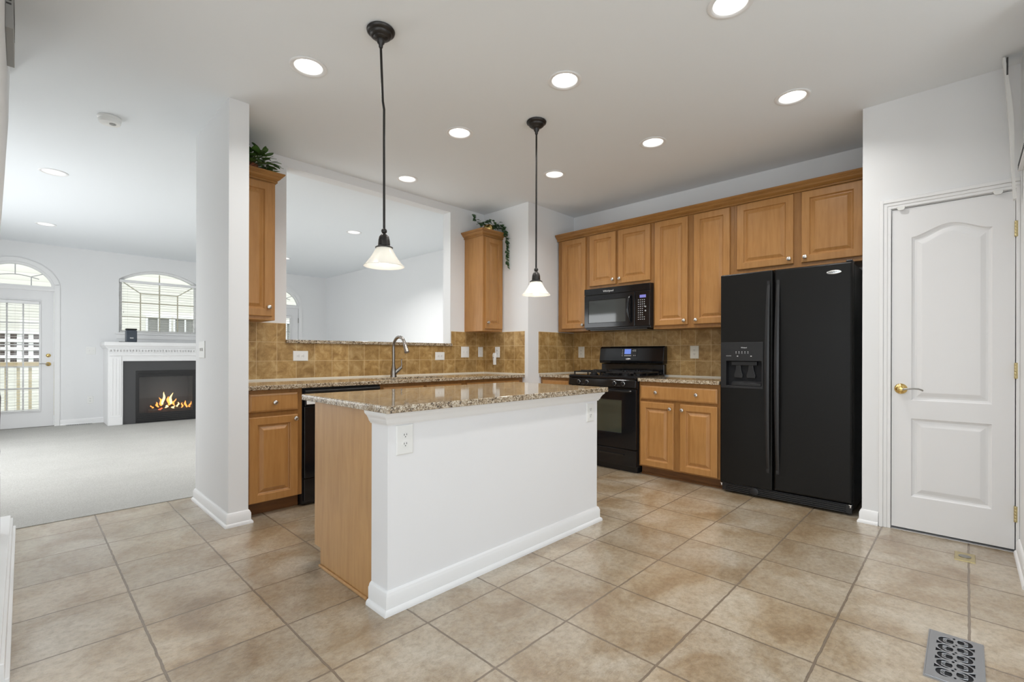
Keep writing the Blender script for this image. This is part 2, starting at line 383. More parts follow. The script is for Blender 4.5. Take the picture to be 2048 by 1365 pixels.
# ------------------------------------------------------------------ room shell
SY, SY2 = 4.074, 4.20            # sink wall faces
CX0, CX1 = 0.91, 1.027           # stub wall
CY0 = 3.385
PX, PYY, RX, DX = 3.753, 3.38, 4.571, 3.869
FARY, LRX, LLX = 9.97, 4.56, -1.05
struct('floor', MB().box(-2.3, 4.8, -2.7, 4.30, -0.08, 0), FLOOR)
cp = MB(); cp.box(LLX, 4.8, 4.30, FARY + 0.1, -0.08, 0.004)
struct('floor_carpet', cp, CARPET)
CANS = [(1.127, 2.702), (2.240, 1.729), (3.379, 0.797), (2.282, 0.794), (2.235, 2.699), (3.364, 1.741), (2.484, 3.759), (3.345, 2.695),
        (0.19, 5.93), (0.20, 8.39), (3.08, 5.92), (3.10, 8.39)]
struct('ceiling', MB().plate(rect(-2.3, 4.8, -2.7, 10.1), [circ(x, y, 0.083, 40) for x, y in CANS], 0, 0.12, FZ(H)), CEIL)
struct('wall_sink', MB().plate([(CX1, 0), (PX, 0), (PX, H), (CX1, H)], [rect(1.52, 3.25, 1.197, 2.665)], 0, 0.126, FY(SY, 1)), WALL)
struct('wall_stub', MB().box(CX0, CX1, CY0, SY2, 0, H), WALL)
struct('wall_pier', MB().box(PX, RX, PYY, SY2, 0, H), WALL)
struct('wall_range', MB().box(RX, RX + 0.12, -0.82, SY2 + 0.1, 0, H), WALL)
struct('wall_pantry_far_side', MB().box(DX + 0.1151, RX - 0.0005, -0.82, -0.70, 0, H), WALL)  # unseen wall closing the pantry, added to stop sky light leaking under the door
# pantry front wall with its door opening, and its side next to the refrigerator
struct('wall_pantry', MB().plate(rect(-0.70, 0.499, 0, H), [[(-0.205, 0.0005), (0.355, 0.0005), (0.355, 2.045), (-0.205, 2.045)]], 0, 0.115, FX(DX, 1)), WALL)
struct('wall_pantry_side', MB().box(DX + 0.1151, RX, 0.40, 0.499, 0, H), WALL)
struct('wall_right', MB().box(3.15, DX - 0.0005, -0.33, -0.215, 0, H), WALL)
struct('wall_right_breakfast', MB().box(3.15, 3.27, -2.7, -0.3305, 0, H), WALL)
struct('wall_back', MB().plate(rect(-2.3, 3.27, 0, H), [rect(-1.15, 2.35, 0.18, 2.32)], 0, 0.12, FY(-2.6, -1)), WALL)
struct('wall_breakfast', MB().plate(rect(-2.6, 2.2, 0, H), [rect(-2.1, 1.5, 0.40, 2.30)], 0, 0.12, FX(-2.2, -1)), WALL)
struct('wall_breakfast_side', MB().box(-2.2, -0.155, 2.2, 2.3, 0, H), WALL)
# left wall beside the stair, cut off along the slope of the stair above
struct('wall_left', MB().plate([(2.3, 1.44), (2.41, 1.516), (2.88, 1.807), (3.2, 2.03), (3.715, 2.363), (3.83, 2.54), (4.05, 2.743), (2.3, 2.743)], [], 0, 0.10, FX(-0.055, -1)), WALL)
struct('wall_living_left', MB().plate(rect(2.3, FARY, 0, H), [rect(5.1, 8.5, 0.45, 2.35)], 0, 0.12, FX(LLX, -1)), WALL)
struct('wall_living_right', MB().box(LRX, LRX + 0.12, SY2 + 0.1, FARY, 0, H), WALL)
DL0, DL1 = -0.49, 0.335          # left glass door opening
DR0, DR1 = 3.15, 3.975
wx0, wx1 = 1.09, 2.19
struct('wall_far', MB().plate(rect(LLX - 0.12, LRX + 0.12, 0, H),
       [[(u, v + 0.0005 if v == 0 else v) for u, v in arch(DL0, DL1, 0, 2.14, 2.45)], [(u, v + 0.0005 if v == 0 else v) for u, v in arch(DR0, DR1, 0, 2.14, 2.45)], arch(wx0, wx1, 1.455, 2.33, 2.51)],
       0, 0.14, FY(FARY, 1)), WALL)
# exterior seen through the panes
struct('ground_outside', MB().box(-30, 40, 10.3, 60, -0.6, -0.5), plain('lawn', lin(66, 82, 50), 0.9))
PANEG = plain('grey_reflective_pane', lin(138, 138, 134), 0.4)
nb = thing('neighbour_house', 'pale cream sided house seen through the blinds of the glass door', 'house', (1.5, 17, -0.5))
finish(MB().box(-4.5, 9, 17, 20, -0.5, 7.5), 'wall', SIDING, nb)
for wx in (-1.4, 2.75, 3.4, 4.9, 6.6):
    for wz in ((1.1, 2.2),):
        wf = finish(MB().plate(rect(wx - 0.3, wx + 0.3, wz[0], wz[1]), [rect(wx - 0.25, wx - 0.02, wz[0] + 0.05, wz[1] - 0.05), rect(wx + 0.02, wx + 0.25, wz[0] + 0.05, wz[1] - 0.05)], 0, 0.05, FY(17)), 'window', TRIM, nb)
        finish(MB().fbox(FY(17), wx - 0.25, wx + 0.25, wz[0] + 0.05, wz[1] - 0.05, 0.002, 0.01), 'pane', PANEG, wf)
dk = thing('deck_railing', 'cream deck railing with square lattice outside the glass door', 'railing', (0, 11.6, -0.5))
rl = MB(); rl.fbox(FY(11.6), -2.5, 1.2, 0.88, 0.96, 0, 0.09); rl.fbox(FY(11.6), -2.5, 1.2, 0.02, 0.10, 0, 0.05)
finish(rl, 'rail', plain('weathered_deck_wood', lin(196, 176, 140), 0.8), dk)
bl = MB()
for i in range(26): bl.fbox(FY(11.6), -2.45 + i * 0.14, -2.41 + i * 0.14, 0.1, 0.88, 0.005, 0.045)
finish(bl, 'balusters', plain('deck_baluster_wood', lin(214, 200, 168), 0.8), dk)['kind'] = 'stuff'
finish(MB().box(-2.5, 1.2, 11.55, 11.62, -0.5, 0.02), 'skirt', TRIM, dk)
lt = thing('lattice_screen', 'dark opening behind white lattice seen low through the glass door', 'lattice', (-0.2, 13.5, 0))
lm = MB()
for i in range(14): lm.fbox(FY(13.5), -1.2 + i * 0.16, -1.13 + i * 0.16, 0.85, 1.55, 0, 0.02)
for i in range(5): lm.fbox(FY(13.5), -1.2, 0.95, 0.85 + i * 0.16, 0.91 + i * 0.16, 0.02, 0.04)
finish(lm, 'lattice', TRIM, lt); finish(MB().fbox(FY(13.5), -1.2, 0.95, 0.85, 1.55, -0.05, -0.02), 'backing', plain('shadowed_backing', lin(110, 100, 96), 0.8), lt)
# ------------------------------------------------------------------ trim
BB = [(0, 0), (0.024, 0), (0.024, 0.010), (0.020, 0.018), (0.0135, 0.022), (0.0135, 0.068), (0.010, 0.074), (0.009, 0.080), (0.004, 0.086), (0, 0.088)]
struct('baseboard_stub', MB().sweep([(3.9, SY2), (CX0, SY2), (CX0, CY0), (CX1, CY0), (CX1, 3.44)], BB), TRIM, smooth=40)
struct('baseboard_pantry', MB().sweep([(DX + 0.05, 0.499), (DX, 0.499), (DX, 0.412)], BB), TRIM, smooth=40)
struct('baseboard_right', MB().sweep([(DX - 0.02, -0.215), (3.28, -0.215)], BB), TRIM, smooth=40)
struct('baseboard_far', MB().sweep([(DL1 + 0.062, FARY), (0.93, FARY)], BB), TRIM, smooth=40)
struct('baseboard_far_2', MB().sweep([(2.42, FARY), (DR0 - 0.062, FARY)], BB), TRIM, smooth=40)
struct('baseboard_far_3', MB().sweep([(DR1 + 0.062, FARY), (LRX - 0.001, FARY)], BB), TRIM, smooth=40)
struct('baseboard_living_right', MB().sweep([(LRX, FARY - 0.03), (LRX, 4.31)], BB), TRIM, smooth=40)
# stair curb
cb = MB(); cb.box(-0.052, -0.040, 2.30, 4.31, 0.0, 0.075); cb.box(-0.042, -0.028, 2.30, 4.31, 0.0, 0.022); cb.box(-0.156, -0.050, 2.30, 4.31, 0.075, 0.092); cb.box(-0.15, -0.052, 2.30, 4.31, 0.0, 0.075)
struct('trim_stair_curb', cb, TRIM, bevel=0.003)
# casings
struct('trim_pantry_door_casing', MB()
       .fbox(FX(DX), 0.350, 0.368, 0, 2.045, 0, 0.011).fbox(FX(DX), 0.368, 0.388, 0, 2.065, 0, 0.014).fbox(FX(DX), 0.388, 0.409, 0, 2.104, 0, 0.019)
       .fbox(FX(DX), -0.2145, 0.368, 2.045, 2.063, 0, 0.011).fbox(FX(DX), -0.2145, 0.388, 2.063, 2.083, 0, 0.014).fbox(FX(DX), -0.2145, 0.3881, 2.083, 2.104, 0, 0.019)
       .fbox(FX(DX), -0.2145, -0.200, 0, 2.045, 0, 0.012)
       .box(DX - 0.0, DX + 0.115, 0.3495, 0.355, 0, 2.045).box(DX, DX + 0.115, -0.205, -0.2005, 0, 2.045).box(DX, DX + 0.115, -0.2, 0.35, 2.040, 2.045), TRIM, bevel=0.003)
# ------------------------------------------------------------------ pantry door
def archpts(u0, u1, v0, vs, rise, n=28):
    pts = [(u0, v0), (u1, v0), (u1, vs)]
    for i in range(1, n):
        t = i / n; pts.append((u1 + (u0 - u1) * t, vs + rise * (0.5 - 0.5 * math.cos(2 * PI * t)) ** 0.85))
    pts.append((u0, vs)); return pts
d1 = sgroup('door_1', (DX, 0.075, 0), 'white two-panel pantry door with an arched upper panel')
MD = FX(DX + 0.012)
dm = MB()
up = lambda d: archpts(-0.106 + d, 0.250 - d, 0.826 + d, 1.850 - d, 0.058)
lo = lambda d: rect(-0.106 + d, 0.250 - d, 0.222 + d, 0.712 - d)
dm.plate(rect(-0.196, 0.346, 0.017, 2.036), [up(0), lo(0)], 0, 0.036, lambda u, v, w: MD(u, v, w - 0.024))
for fn in (up, lo):
    loops = [[MD(u, v, w) for u, v in fn(d)] for d, w in ((0, 0.012), (0.006, 0.004), (0.016, 0.000), (0.026, 0.001), (0.048, 0.009), (0.052, 0.0095))]
    dm.loft(loops, False, False)
    lp = fn(0.052); ed = []; vs = [dm.bm.verts.new(MD(u, v, 0.0095)) for u, v in lp]
    ed = [dm.bm.edges.new((vs[i], vs[(i + 1) % len(vs)])) for i in range(len(vs))]
    bmesh.ops.triangle_fill(dm.bm, use_beauty=True, edges=ed)
finish(dm, 'door_slab', DOORW, d1)
hs = MB(); hs.lathe((DX - 0.001, 0.300, 0.896), [(0.033, 0), (0.033, -0.003), (0.030, -0.008), (0.022, -0.013), (0.014, -0.016), (0.012, -0.045), (0.0125, -0.05), (0, -0.052)], 32, 'x')
dh = finish(hs, 'door_handle', BRASS, d1, smooth=35)
finish(MB().tube([(DX - 0.042, 0.300, 0.894), (DX - 0.046, 0.285, 0.895), (DX - 0.048, 0.262, 0.899), (DX - 0.047, 0.235, 0.901), (DX - 0.044, 0.212, 0.900), (DX - 0.038, 0.197, 0.894), (DX - 0.036, 0.192, 0.889)], [0.008, 0.0065, 0.005, 0.0045, 0.0045, 0.005, 0.004], 10), 'lever', PEWTER, dh, smooth=50)
for z in (1.82, 1.023, 0.219):
    m = MB()
    for k in range(5): m.lathe((DX - 0.008, -0.199, z - 0.045 + k * 0.018), [(0.0065, 0), (0.0072, 0.001), (0.0072, 0.016), (0.0065, 0.017)], 14)
    m.box(DX - 0.0125, DX - 0.001, -0.206, -0.193, z - 0.044, z + 0.044)
    finish(m, 'hinge', BRASSD, d1, smooth=35)
for y in (0.300, -0.128):
    m = MB(); m.plate([(y - 0.019, 2.052), (y + 0.019, 2.052), (y + 0.019, 2.036), (y + 0.012, 2.026), (y - 0.012, 2.026), (y - 0.019, 2.036)], [], 0, 0.006, FX(DX - 0.0125))
    o = finish(m, 'child_safety_latch' , PLASTIC, bevel=0.0015, origin=(DX - 0.02, y, 2.04))
    tag(o, 'white plastic child latch over the pantry door top, ' + ('nearer the handle side' if y > 0 else 'nearer the hinge side'), 'latch', 'child latches on the pantry door')
# ------------------------------------------------------------------ cabinetry helpers
def raised_panel(m, M, u0, u1, v0, v1, th=0.02, fr=0.055):
    R = lambda d: rect(u0 + d, u1 - d, v0 + d, v1 - d)
    st = [(0, 0), (0, th - 0.005), (0.002, th - 0.0015), (0.006, th), (fr - 0.004, th), (fr, th - 0.002), (fr + 0.004, th - 0.011), (fr + 0.009, th - 0.014), (fr + 0.014, th - 0.0135), (fr + 0.036, th - 0.003), (fr + 0.040, th - 0.0025)]
    m.loft([[M(u, v, w) for u, v in R(d)] for d, w in st], True, True)
def slab_front(m, M, u0, u1, v0, v1, th=0.02):
    R = lambda d: rect(u0 + d, u1 - d, v0 + d, v1 - d)
    m.loft([[M(u, v, w) for u, v in R(d)] for d, w in ((0, 0), (0, th - 0.007), (0.003, th - 0.004), (0.010, th - 0.001), (0.014, th))], True, True)
def knob(parent, M, u, v, w=0.02):
    m = MB(); prof = [(0.0055, 0), (0.0055, 0.004), (0.0045, 0.010), (0.009, 0.014), (0.0155, 0.018), (0.0165, 0.022), (0.0145, 0.027), (0.008, 0.030), (0.0, 0.031)]
    loops = []
    for r, h in prof:
        r = max(r, 1e-5); loops.append([M(u + r * math.cos(2 * PI * i / 18), v + r * math.sin(2 * PI * i / 18), w + h) for i in range(18)])
    m.loft(loops); return finish(m, 'knob', NICKEL, parent, smooth=40)
def door(parent, M, u0, u1, v0, v1, k=None):
    m = MB(); raised_panel(m, M, u0, u1, v0, v1)
    d = finish(m, 'door', WOOD, parent)
    if k: knob(d, M, k[0], k[1])
    return d
def drawer(parent, M, u0, u1, v0, v1, ks):
    m = MB(); slab_front(m, M, u0, u1, v0, v1); d = finish(m, 'drawer', WOOD, parent)
    for k in ks: knob(d, M, k[0], k[1])
    return d
# ------------------------------------------------------------------ upper cabinets on the range wall (fronts face -x)
UX = 4.25; UB = RX - 0.0005
def upper(name, label, y0, y1, z0, z1, doors):
    t = thing(name, label, 'cabinet', (UX + 0.15, (y0 + y1) / 2, z0))
    finish(MB().box(UX, UB, y0, y1, z0, z1), 'body', WOODD, t, bevel=0.0015)
    for u0, u1, v0, v1, k in doors: door(t, FX(UX), u0, u1, v0, v1, k)
    return t
ZT = 2.425
upper('wall_cabinet', 'narrow single-door maple wall cabinet left of the black microwave', 2.949, 3.360, 1.365, ZT, [(2.978, 3.300, 1.395, 2.385, (3.004, 1.43))])
upper('wall_cabinet', 'short two-door maple wall cabinet directly above the microwave', 2.1895, 2.9485, 1.806, ZT, [(2.603, 2.924, 1.838, 2.385, (2.628, 1.885)), (2.218, 2.574, 1.838, 2.385, (2.548, 1.885))])
upper('wall_cabinet', 'tall two-door maple wall cabinet between microwave and refrigerator', 1.4435, 2.189, 1.355, ZT, [(1.845, 2.171, 1.388, 2.385, (1.872, 1.425)), (1.474, 1.789, 1.388, 2.385, (1.762, 1.425))])
upper('wall_cabinet', 'wide two-door maple wall cabinet over the black refrigerator', 0.5005, 1.443, 1.80, ZT, [(0.990, 1.416, 1.833, 2.385, (1.016, 1.872)), (0.546, 0.934, 1.833, 2.385, (0.906, 1.872))])
CR = [(0, 0), (0.008, 0), (0.012, 0.005), (0.012, 0.011), (0.007, 0.015), (0.015, 0.022), (0.027, 0.030), (0.035, 0.043), (0.041, 0.046), (0.041, 0.050), (0.047, 0.054), (0.053, 0.062), (0.053, 0.070), (0, 0.070)]
o = finish(MB().sweep([(UX - 0.001, 3.3705), (UX - 0.001, 0.5005)], [(o, z) for o, z in CR], z0=2.393), 'crown_moulding', CROWNM, smooth=18, origin=(UX, 1.9, 2.393))
tag(o, 'long maple crown moulding along the cabinet tops above microwave and refrigerator', 'moulding')
# corner cabinets beside the pass-through (fronts face -y)
def corner_upper(label, x0, x1, dx0, dx1, kx, crown_path):
    t = thing('wall_cabinet', label, 'cabinet', ((x0 + x1) / 2, 3.92, 1.36))
    b = finish(MB().box(x0, x1, 3.77, SY - 0.0005, 1.36, 2.44), 'body', WOOD, t, bevel=0.003)
    door(t, FY(3.77), dx0, dx1, 1.388, 2.385, (kx, 1.455))
    finish(MB().sweep(crown_path, CR, z0=2.395), 'crown', CROWNM, t, smooth=18)
corner_upper('maple wall cabinet left of the pass-through, under the leafy plant', 1.0275, 1.325, 1.05, 1.300, 1.272, [(1.0275, 3.769), (1.326, 3.769), (1.326, SY - 0.001)])
corner_upper('maple wall cabinet right of the pass-through, under the trailing ivy', 3.452, 3.7525, 3.482, 3.738, 3.505, [(3.451, SY - 0.001), (3.451, 3.769), (3.7525, 3.769)])
# ------------------------------------------------------------------ base cabinets

CT, CBm = 0.892, 0.861
t = thing('base_cabinet', 'maple base cabinet with one drawer over one door beside the stub wall', 'cabinet', (1.21, 3.75, 0))
finish(MB().box(1.029, 1.402, 3.46, SY - 0.001, 0.095, CBm), 'body', WOODD, t, bevel=0.0015)
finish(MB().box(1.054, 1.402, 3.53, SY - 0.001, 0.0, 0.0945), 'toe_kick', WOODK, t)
drawer(t, FY(3.46), 1.048, 1.368, 0.710, 0.834, [(1.208, 0.772)])
door(t, FY(3.46), 1.048, 1.368, 0.098, 0.678, (1.347, 0.650))
t = thing('base_cabinet', 'maple sink base cabinet under the faucet, right of the dishwasher', 'cabinet', (2.47, 3.75, 0))
finish(MB().plate(rect(2.030, 2.915, 0.095, CBm), [], 0, 0.03, FY(3.46, 1)).box(2.030, 2.05, 3.49, SY - 0.001, 0.095, CBm).box(2.895, 2.915, 3.49, SY - 0.001, 0.095, CBm).box(2.05, 2.895, 3.49, SY - 0.001, 0.095, 0.115), 'body', WOODD, t)
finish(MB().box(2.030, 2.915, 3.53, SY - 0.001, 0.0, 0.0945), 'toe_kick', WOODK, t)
for a, b_ in ((2.055, 2.455), (2.485, 2.885)):
    m = MB(); slab_front(m, FY(3.46), a, b_, 0.705, 0.832); finish(m, 'false_drawer_front', WOOD, t)
door(t, FY(3.46), 2.055, 2.455, 0.098, 0.678, (2.43, 0.650)); door(t, FY(3.46), 2.485, 2.885, 0.098, 0.678, (2.51, 0.650))
t = thing('base_cabinet', 'maple corner base cabinet at the right end of the sink counter', 'cabinet', (3.33, 3.75, 0))
finish(MB().box(2.916, 3.752, 3.46, SY - 0.001, 0.095, CBm), 'body', WOODD, t)
finish(MB().box(2.916, 3.752, 3.53, SY - 0.001, 0.0, 0.0945), 'toe_kick', WOODK, t)
drawer(t, FY(3.46), 2.955, 3.69, 0.705, 0.832, [(3.15, 0.768), (3.5, 0.768)])
door(t, FY(3.46), 2.955, 3.305, 0.098, 0.678, (3.28, 0.650)); door(t, FY(3.46), 3.335, 3.69, 0.098, 0.678, (3.36, 0.650))
BX = 3.97
t = thing('base_cabinet', 'narrow maple base cabinet between the white pier and the range', 'cabinet', (4.27, 3.17, 0))
finish(MB().box(BX, UB, 2.965, 3.379, 0.095, CBm), 'body', WOODD, t)
finish(MB().box(BX + 0.07, UB, 2.965, 3.379, 0.0, 0.0945), 'toe_kick', WOODK, t)
drawer(t, FX(BX), 2.99, 3.35, 0.705, 0.832, [(3.17, 0.768)]); door(t, FX(BX), 2.99, 3.35, 0.098, 0.678, (3.02, 0.65))
t = thing('base_cabinet', 'maple base cabinet with wide drawer over two doors between range and refrigerator', 'cabinet', (4.27, 1.82, 0))
finish(MB().box(BX, UB, 1.452, 2.184, 0.082, CBm), 'body', WOODD, t, bevel=0.0015)
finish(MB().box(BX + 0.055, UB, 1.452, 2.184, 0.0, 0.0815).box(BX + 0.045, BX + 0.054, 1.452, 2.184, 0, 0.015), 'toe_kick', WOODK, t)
drawer(t, FX(BX), 1.470, 2.165, 0.702, 0.826, [(2.005, 0.768), (1.640, 0.768)])
door(t, FX(BX), 1.845, 2.165, 0.095, 0.678, (1.872, 0.630)); door(t, FX(BX), 1.470, 1.788, 0.095, 0.678, (1.762, 0.630))
# ------------------------------------------------------------------ counters

c = MB().plate([(1.0275, 3.420), (PX - 0.0005, 3.420), (PX - 0.0005, SY - 0.0005), (1.0275, SY - 0.0005)], [rect(2.10, 2.80, 3.505, 3.815)], 0, 0.030, FZ(CT, -1))
o = finish(c, 'countertop', GRANITE, bevel=0.004, origin=(2.4, 3.75, CBm)); tag(o, 'long speckled granite countertop along the wall under the pass-through', 'countertop')
o = finish(MB().box(3.935, UB, 2.965, 3.3795, CBm + 0.001, CT), 'countertop', GRANITE, bevel=0.004, origin=(4.25, 3.17, CBm)); tag(o, 'short granite countertop between the white pier and the range', 'countertop')
o = finish(MB().box(3.935, UB, 1.450, 2.186, CBm + 0.001, CT), 'countertop', GRANITE, bevel=0.004, origin=(4.25, 1.8, CBm)); tag(o, 'granite countertop between the range and the black refrigerator', 'countertop')
o = finish(MB().box(1.515, 3.262, 4.045, 4.225, 1.1975, 1.226), 'sill_ledge', GRANITE, bevel=0.003, origin=(2.4, 4.13, 1.1975)); tag(o, 'narrow granite ledge on the sill of the pass-through opening', 'ledge')
m = MB()
def basin(x0, x1, y0, y1, z0, z1, th=0.004):
    m.plate(rect(x0 - 0.02, x1 + 0.02, y0 - 0.02, y1 + 0.02), [rect(x0, x1, y0, y1)], 0, 0.003, FZ(z1 - 0.003))
    m.box(x0 - th, x0, y0, y1, z0, z1 - 0.003); m.box(x1, x1 + th, y0, y1, z0, z1 - 0.003); m.box(x0, x1, y0 - th, y0, z0, z1 - 0.003); m.box(x0, x1, y1, y1 + th, z0, z1 - 0.003); m.box(x0, x1, y0, y1, z0 - th, z0)
basin(2.095, 2.805, 3.50, 3.82, 0.66, CT - 0.0305)
t = thing('kitchen_sink', 'stainless undermount sink set in the granite below the faucet', 'sink', (2.45, 3.66, 0.66))
finish(m, 'basin', STEEL, t); finish(MB().lathe((2.45, 3.66, 0.661), [(0.045, 0), (0.045, 0.003), (0.03, 0.003), (0, 0.001)], 24), 'drain', CHROME, t, smooth=40)
# backsplash
sp = MB().plate([(1.028, CT + 0.012), (PX - 0.009, CT + 0.012), (PX - 0.009, 1.360), (3.262, 1.360), (3.262, 1.197), (1.514, 1.197), (1.514, 1.360), (1.028, 1.360)], [], 0, 0.008, FY(SY - 0.0002))
struct('trim_backsplash_sink', sp, SPLASH)
struct('trim_backsplash_pier', MB().fbox(FX(PX - 0.0002), 3.427, SY - 0.0005, CT + 0.012, 1.360, 0, 0.008), SPLASH)
struct('trim_backsplash_pier_2', MB().fbox(FY(PYY - 0.0002), 3.925, RX - 0.0005, CT + 0.012, 1.360, 0, 0.008), SPLASH)
struct('trim_backsplash_range', MB().fbox(FX(RX - 0.0002), 1.40, PYY - 0.0085, CT + 0.012, 1.385, 0, 0.008), SPLASH)
st = MB(); st.fbox(FY(SY - 0.0002), 1.028, PX - 0.001, CT + 0.0003, CT + 0.0118, 0, 0.011); st.fbox(FX(PX - 0.0002), 3.427, SY - 0.0115, CT + 0.0003, CT + 0.0118, 0, 0.011)
st.fbox(FY(PYY - 0.0002), 3.936, RX - 0.001, CT + 0.0003, CT + 0.0118, 0, 0.011); st.fbox(FX(RX - 0.0002), 1.452, 2.183, CT + 0.0003, CT + 0.0118, 0, 0.011); st.fbox(FX(RX - 0.0002), 2.968, PYY - 0.0115, CT + 0.0003, CT + 0.0118, 0, 0.011)
struct('trim_counter_bead', st, CAULK)
# ------------------------------------------------------------------ faucet
fx_, fy_ = 2.42, 3.880
t = thing('faucet', 'brushed nickel gooseneck faucet standing behind the sink', 'faucet', (fx_, fy_, CT))
finish(MB().lathe((fx_, fy_, CT + 0.0003), [(0.030, 0), (0.030, 0.006), (0.027, 0.02), (0.0265, 0.05), (0.021, 0.085), (0.0165, 0.11), (0.015, 0.125)], 28), 'body', FAUCETM, t, smooth=50)
pts = [(fx_, fy_, CT + 0.12), (fx_, fy_, CT + 0.27)]
for i in range(1, 15):
    a = PI * 0.90 * i / 14; pts.append((fx_ + 0.006 * i / 14, fy_ - 0.090 * (1 - math.cos(a)), CT + 0.285 + 0.090 * math.sin(a)))
lastp = Vector(pts[-1]); dr = (lastp - Vector(pts[-2])).normalized()
finish(MB().tube(pts, 0.0145, 16), 'spout', FAUCETM, t, smooth=60)
finish(MB().tube([tuple(lastp), tuple(lastp + dr * 0.006), tuple(lastp + dr * 0.055), tuple(lastp + dr * 0.088), tuple(lastp + dr * 0.092)], [0.0145, 0.0165, 0.0195, 0.0235, 0.020], 18), 'spray_head', FAUCETM, t, smooth=45)
finish(MB().tube([(fx_ + 0.012, fy_ - 0.008, CT + 0.040), (fx_ + 0.045, fy_ - 0.02, CT + 0.070), (fx_ + 0.068, fy_ - 0.03, CT + 0.092)], [0.019, 0.017, 0.014], 14)
       .tube([(fx_ + 0.064, fy_ - 0.028, CT + 0.088), (fx_ + 0.070, fy_ - 0.030, CT + 0.115), (fx_ + 0.066, fy_ - 0.030, CT + 0.155), (fx_ + 0.074, fy_ - 0.032, CT + 0.168)], [0.010, 0.006, 0.005, 0.007], 10), 'handle', FAUCETM, t, smooth=50)
# ------------------------------------------------------------------ dishwasher
t = thing('dishwasher', 'black built-in dishwasher left of the sink cabinet', 'dishwasher', (1.71, 3.75, 0))
finish(MB().box(1.408, 2.024, 3.475, 4.05, 0.012, 0.855), 'body', BLACKS, t)
finish(MB().box(1.412, 2.020, 3.440, 3.4745, 0.205, 0.725), 'door', BLACK, t, bevel=0.004)
cpn = finish(MB().box(1.412, 2.020, 3.432, 3.4745, 0.730, 0.812), 'control_panel', BLACK, t, bevel=0.004)
finish(MB().box(1.424, 1.520, 3.4295, 3.4318, 0.742, 0.797), 'label', PLASTIC, cpn)
m = MB()
for i in range(3): m.lathe((1.462 + i * 0.020, 3.4294, 0.768), [(0.007, 0), (0.007, -0.001)], 12, 'y')
finish(m, 'print', SLOT, cpn)
finish(MB().tube([(1.415, 3.445, 0.834), (2.017, 3.445, 0.834)], 0.015, 12).box(1.412, 2.020, 3.45, 3.4745, 0.815, 0.852), 'handle_bar', BLACKS, t, smooth=40)
finish(MB().box(1.415, 2.017, 3.450, 3.4745, 0.035, 0.200), 'lower_panel', BLACK, t, bevel=0.004)
# ------------------------------------------------------------------ range
RY0, RY1 = 2.192, 2.958
t = thing('gas_range', 'black freestanding gas range with backguard clock', 'range', (4.24, 2.575, 0))
finish(MB().box(3.965, 4.555, RY0, RY1, 0.055, 0.872), 'body', BLACK, t, bevel=0.004)
finish(MB().box(3.985, 4.54, RY0 + 0.02, RY1 - 0.02, 0.0, 0.054), 'base', BLACKS, t)
finish(MB().box(3.915, 4.50, RY0 - 0.001, RY1 + 0.001, 0.8725, 0.905), 'cooktop', BLACK, t, bevel=0.010)
kp = finish(MB().loft([[(3.9645, y, 0.870), (3.920, y, 0.870), (3.912, y, 0.800), (3.9645, y, 0.790)] for y in (RY0 + 0.002, RY1 - 0.002)]), 'control_panel', BLACK, t, bevel=0.003)
for y in (2.831, 2.733, 2.417, 2.323):
    m = MB(); m.lathe((3.912, y, 0.834), [(0.019, 0), (0.019, -0.004), (0.016, -0.006), (0.014, -0.016), (0.012, -0.020), (0, -0.021)], 24, 'x'); m.box(3.888, 3.9, y - 0.004, y + 0.004, 0.818, 0.851)
    k = finish(m, 'knob', BLACKS, kp, smooth=40)
    rg = MB(); rg.lathe((3.9115, y, 0.834), [(0.0215, 0), (0.0215, -0.003), (0.0195, -0.004), (0.0193, -0.001)], 24, 'x', cap=False); finish(rg, 'knob_ring', CHROME, k, smooth=40)
for y in (2.782, 2.370): finish(MB().fbox(FX(3.9145), y - 0.018, y + 0.018, 0.812, 0.8135, 0, 0.001), 'printed_mark', MARK, kp)
dm = MB().plate(rect(RY0 + 0.004, RY1 - 0.004, 0.222, 0.784), [rect(2.349, 2.801, 0.367, 0.676)], 0, 0.035, FX(3.9645))
ovd = finish(dm, 'oven_door', BLACK, t, bevel=0.004)
finish(MB().fbox(FX(3.9645), 2.3495, 2.8005, 0.3675, 0.6755, 0.010, 0.031), 'window', WINGLASS, ovd)
finish(MB().tube([(3.896, RY0 + 0.03, 0.765), (3.888, RY0 + 0.06, 0.765), (3.884, 2.575, 0.765), (3.888, RY1 - 0.06, 0.765), (3.896, RY1 - 0.03, 0.765)], 0.012, 12)
       .fbox(FX(3.93), RY0 + 0.03, RY0 + 0.06, 0.753, 0.777, 0, 0.04).fbox(FX(3.93), RY1 - 0.06, RY1 - 0.03, 0.753, 0.777, 0, 0.04), 'oven_handle', BLACK, ovd, smooth=40)
dw = finish(MB().box(3.932, 3.9645, RY0 + 0.004, RY1 - 0.004, 0.062, 0.216), 'storage_drawer', BLACK, t, bevel=0.005)
finish(MB().loft([[(3.9315, y, 0.172), (3.920, y, 0.168), (3.9315, y, 0.150)] for y in (2.32, 2.83)]), 'drawer_lip', BLACK, dw)
bk = MB(); bk.box(4.505, 4.560, RY0 + 0.012, RY1 - 0.012, 0.9055, 1.01)
bk.loft([[(4.520, y, 1.015), (4.478, y, 1.015), (4.470, y, 1.045), (4.492, y, 1.182), (4.510, y, 1.196), (4.560, y, 1.196), (4.560, y, 1.015)] for y in (RY0 + 0.004, RY1 - 0.004)])
bg_ = finish(bk, 'backguard', BLACK, t, bevel=0.006)
MG = lambda u, v, w: (4.470 + (v - 1.045) * (0.022 / 0.137) - w, u, v)
cp_ = finish(MB().fbox(MG, 2.497, 2.687, 1.085, 1.175, 0.0005, 0.004), 'clock_panel', BLACKS, bg_)
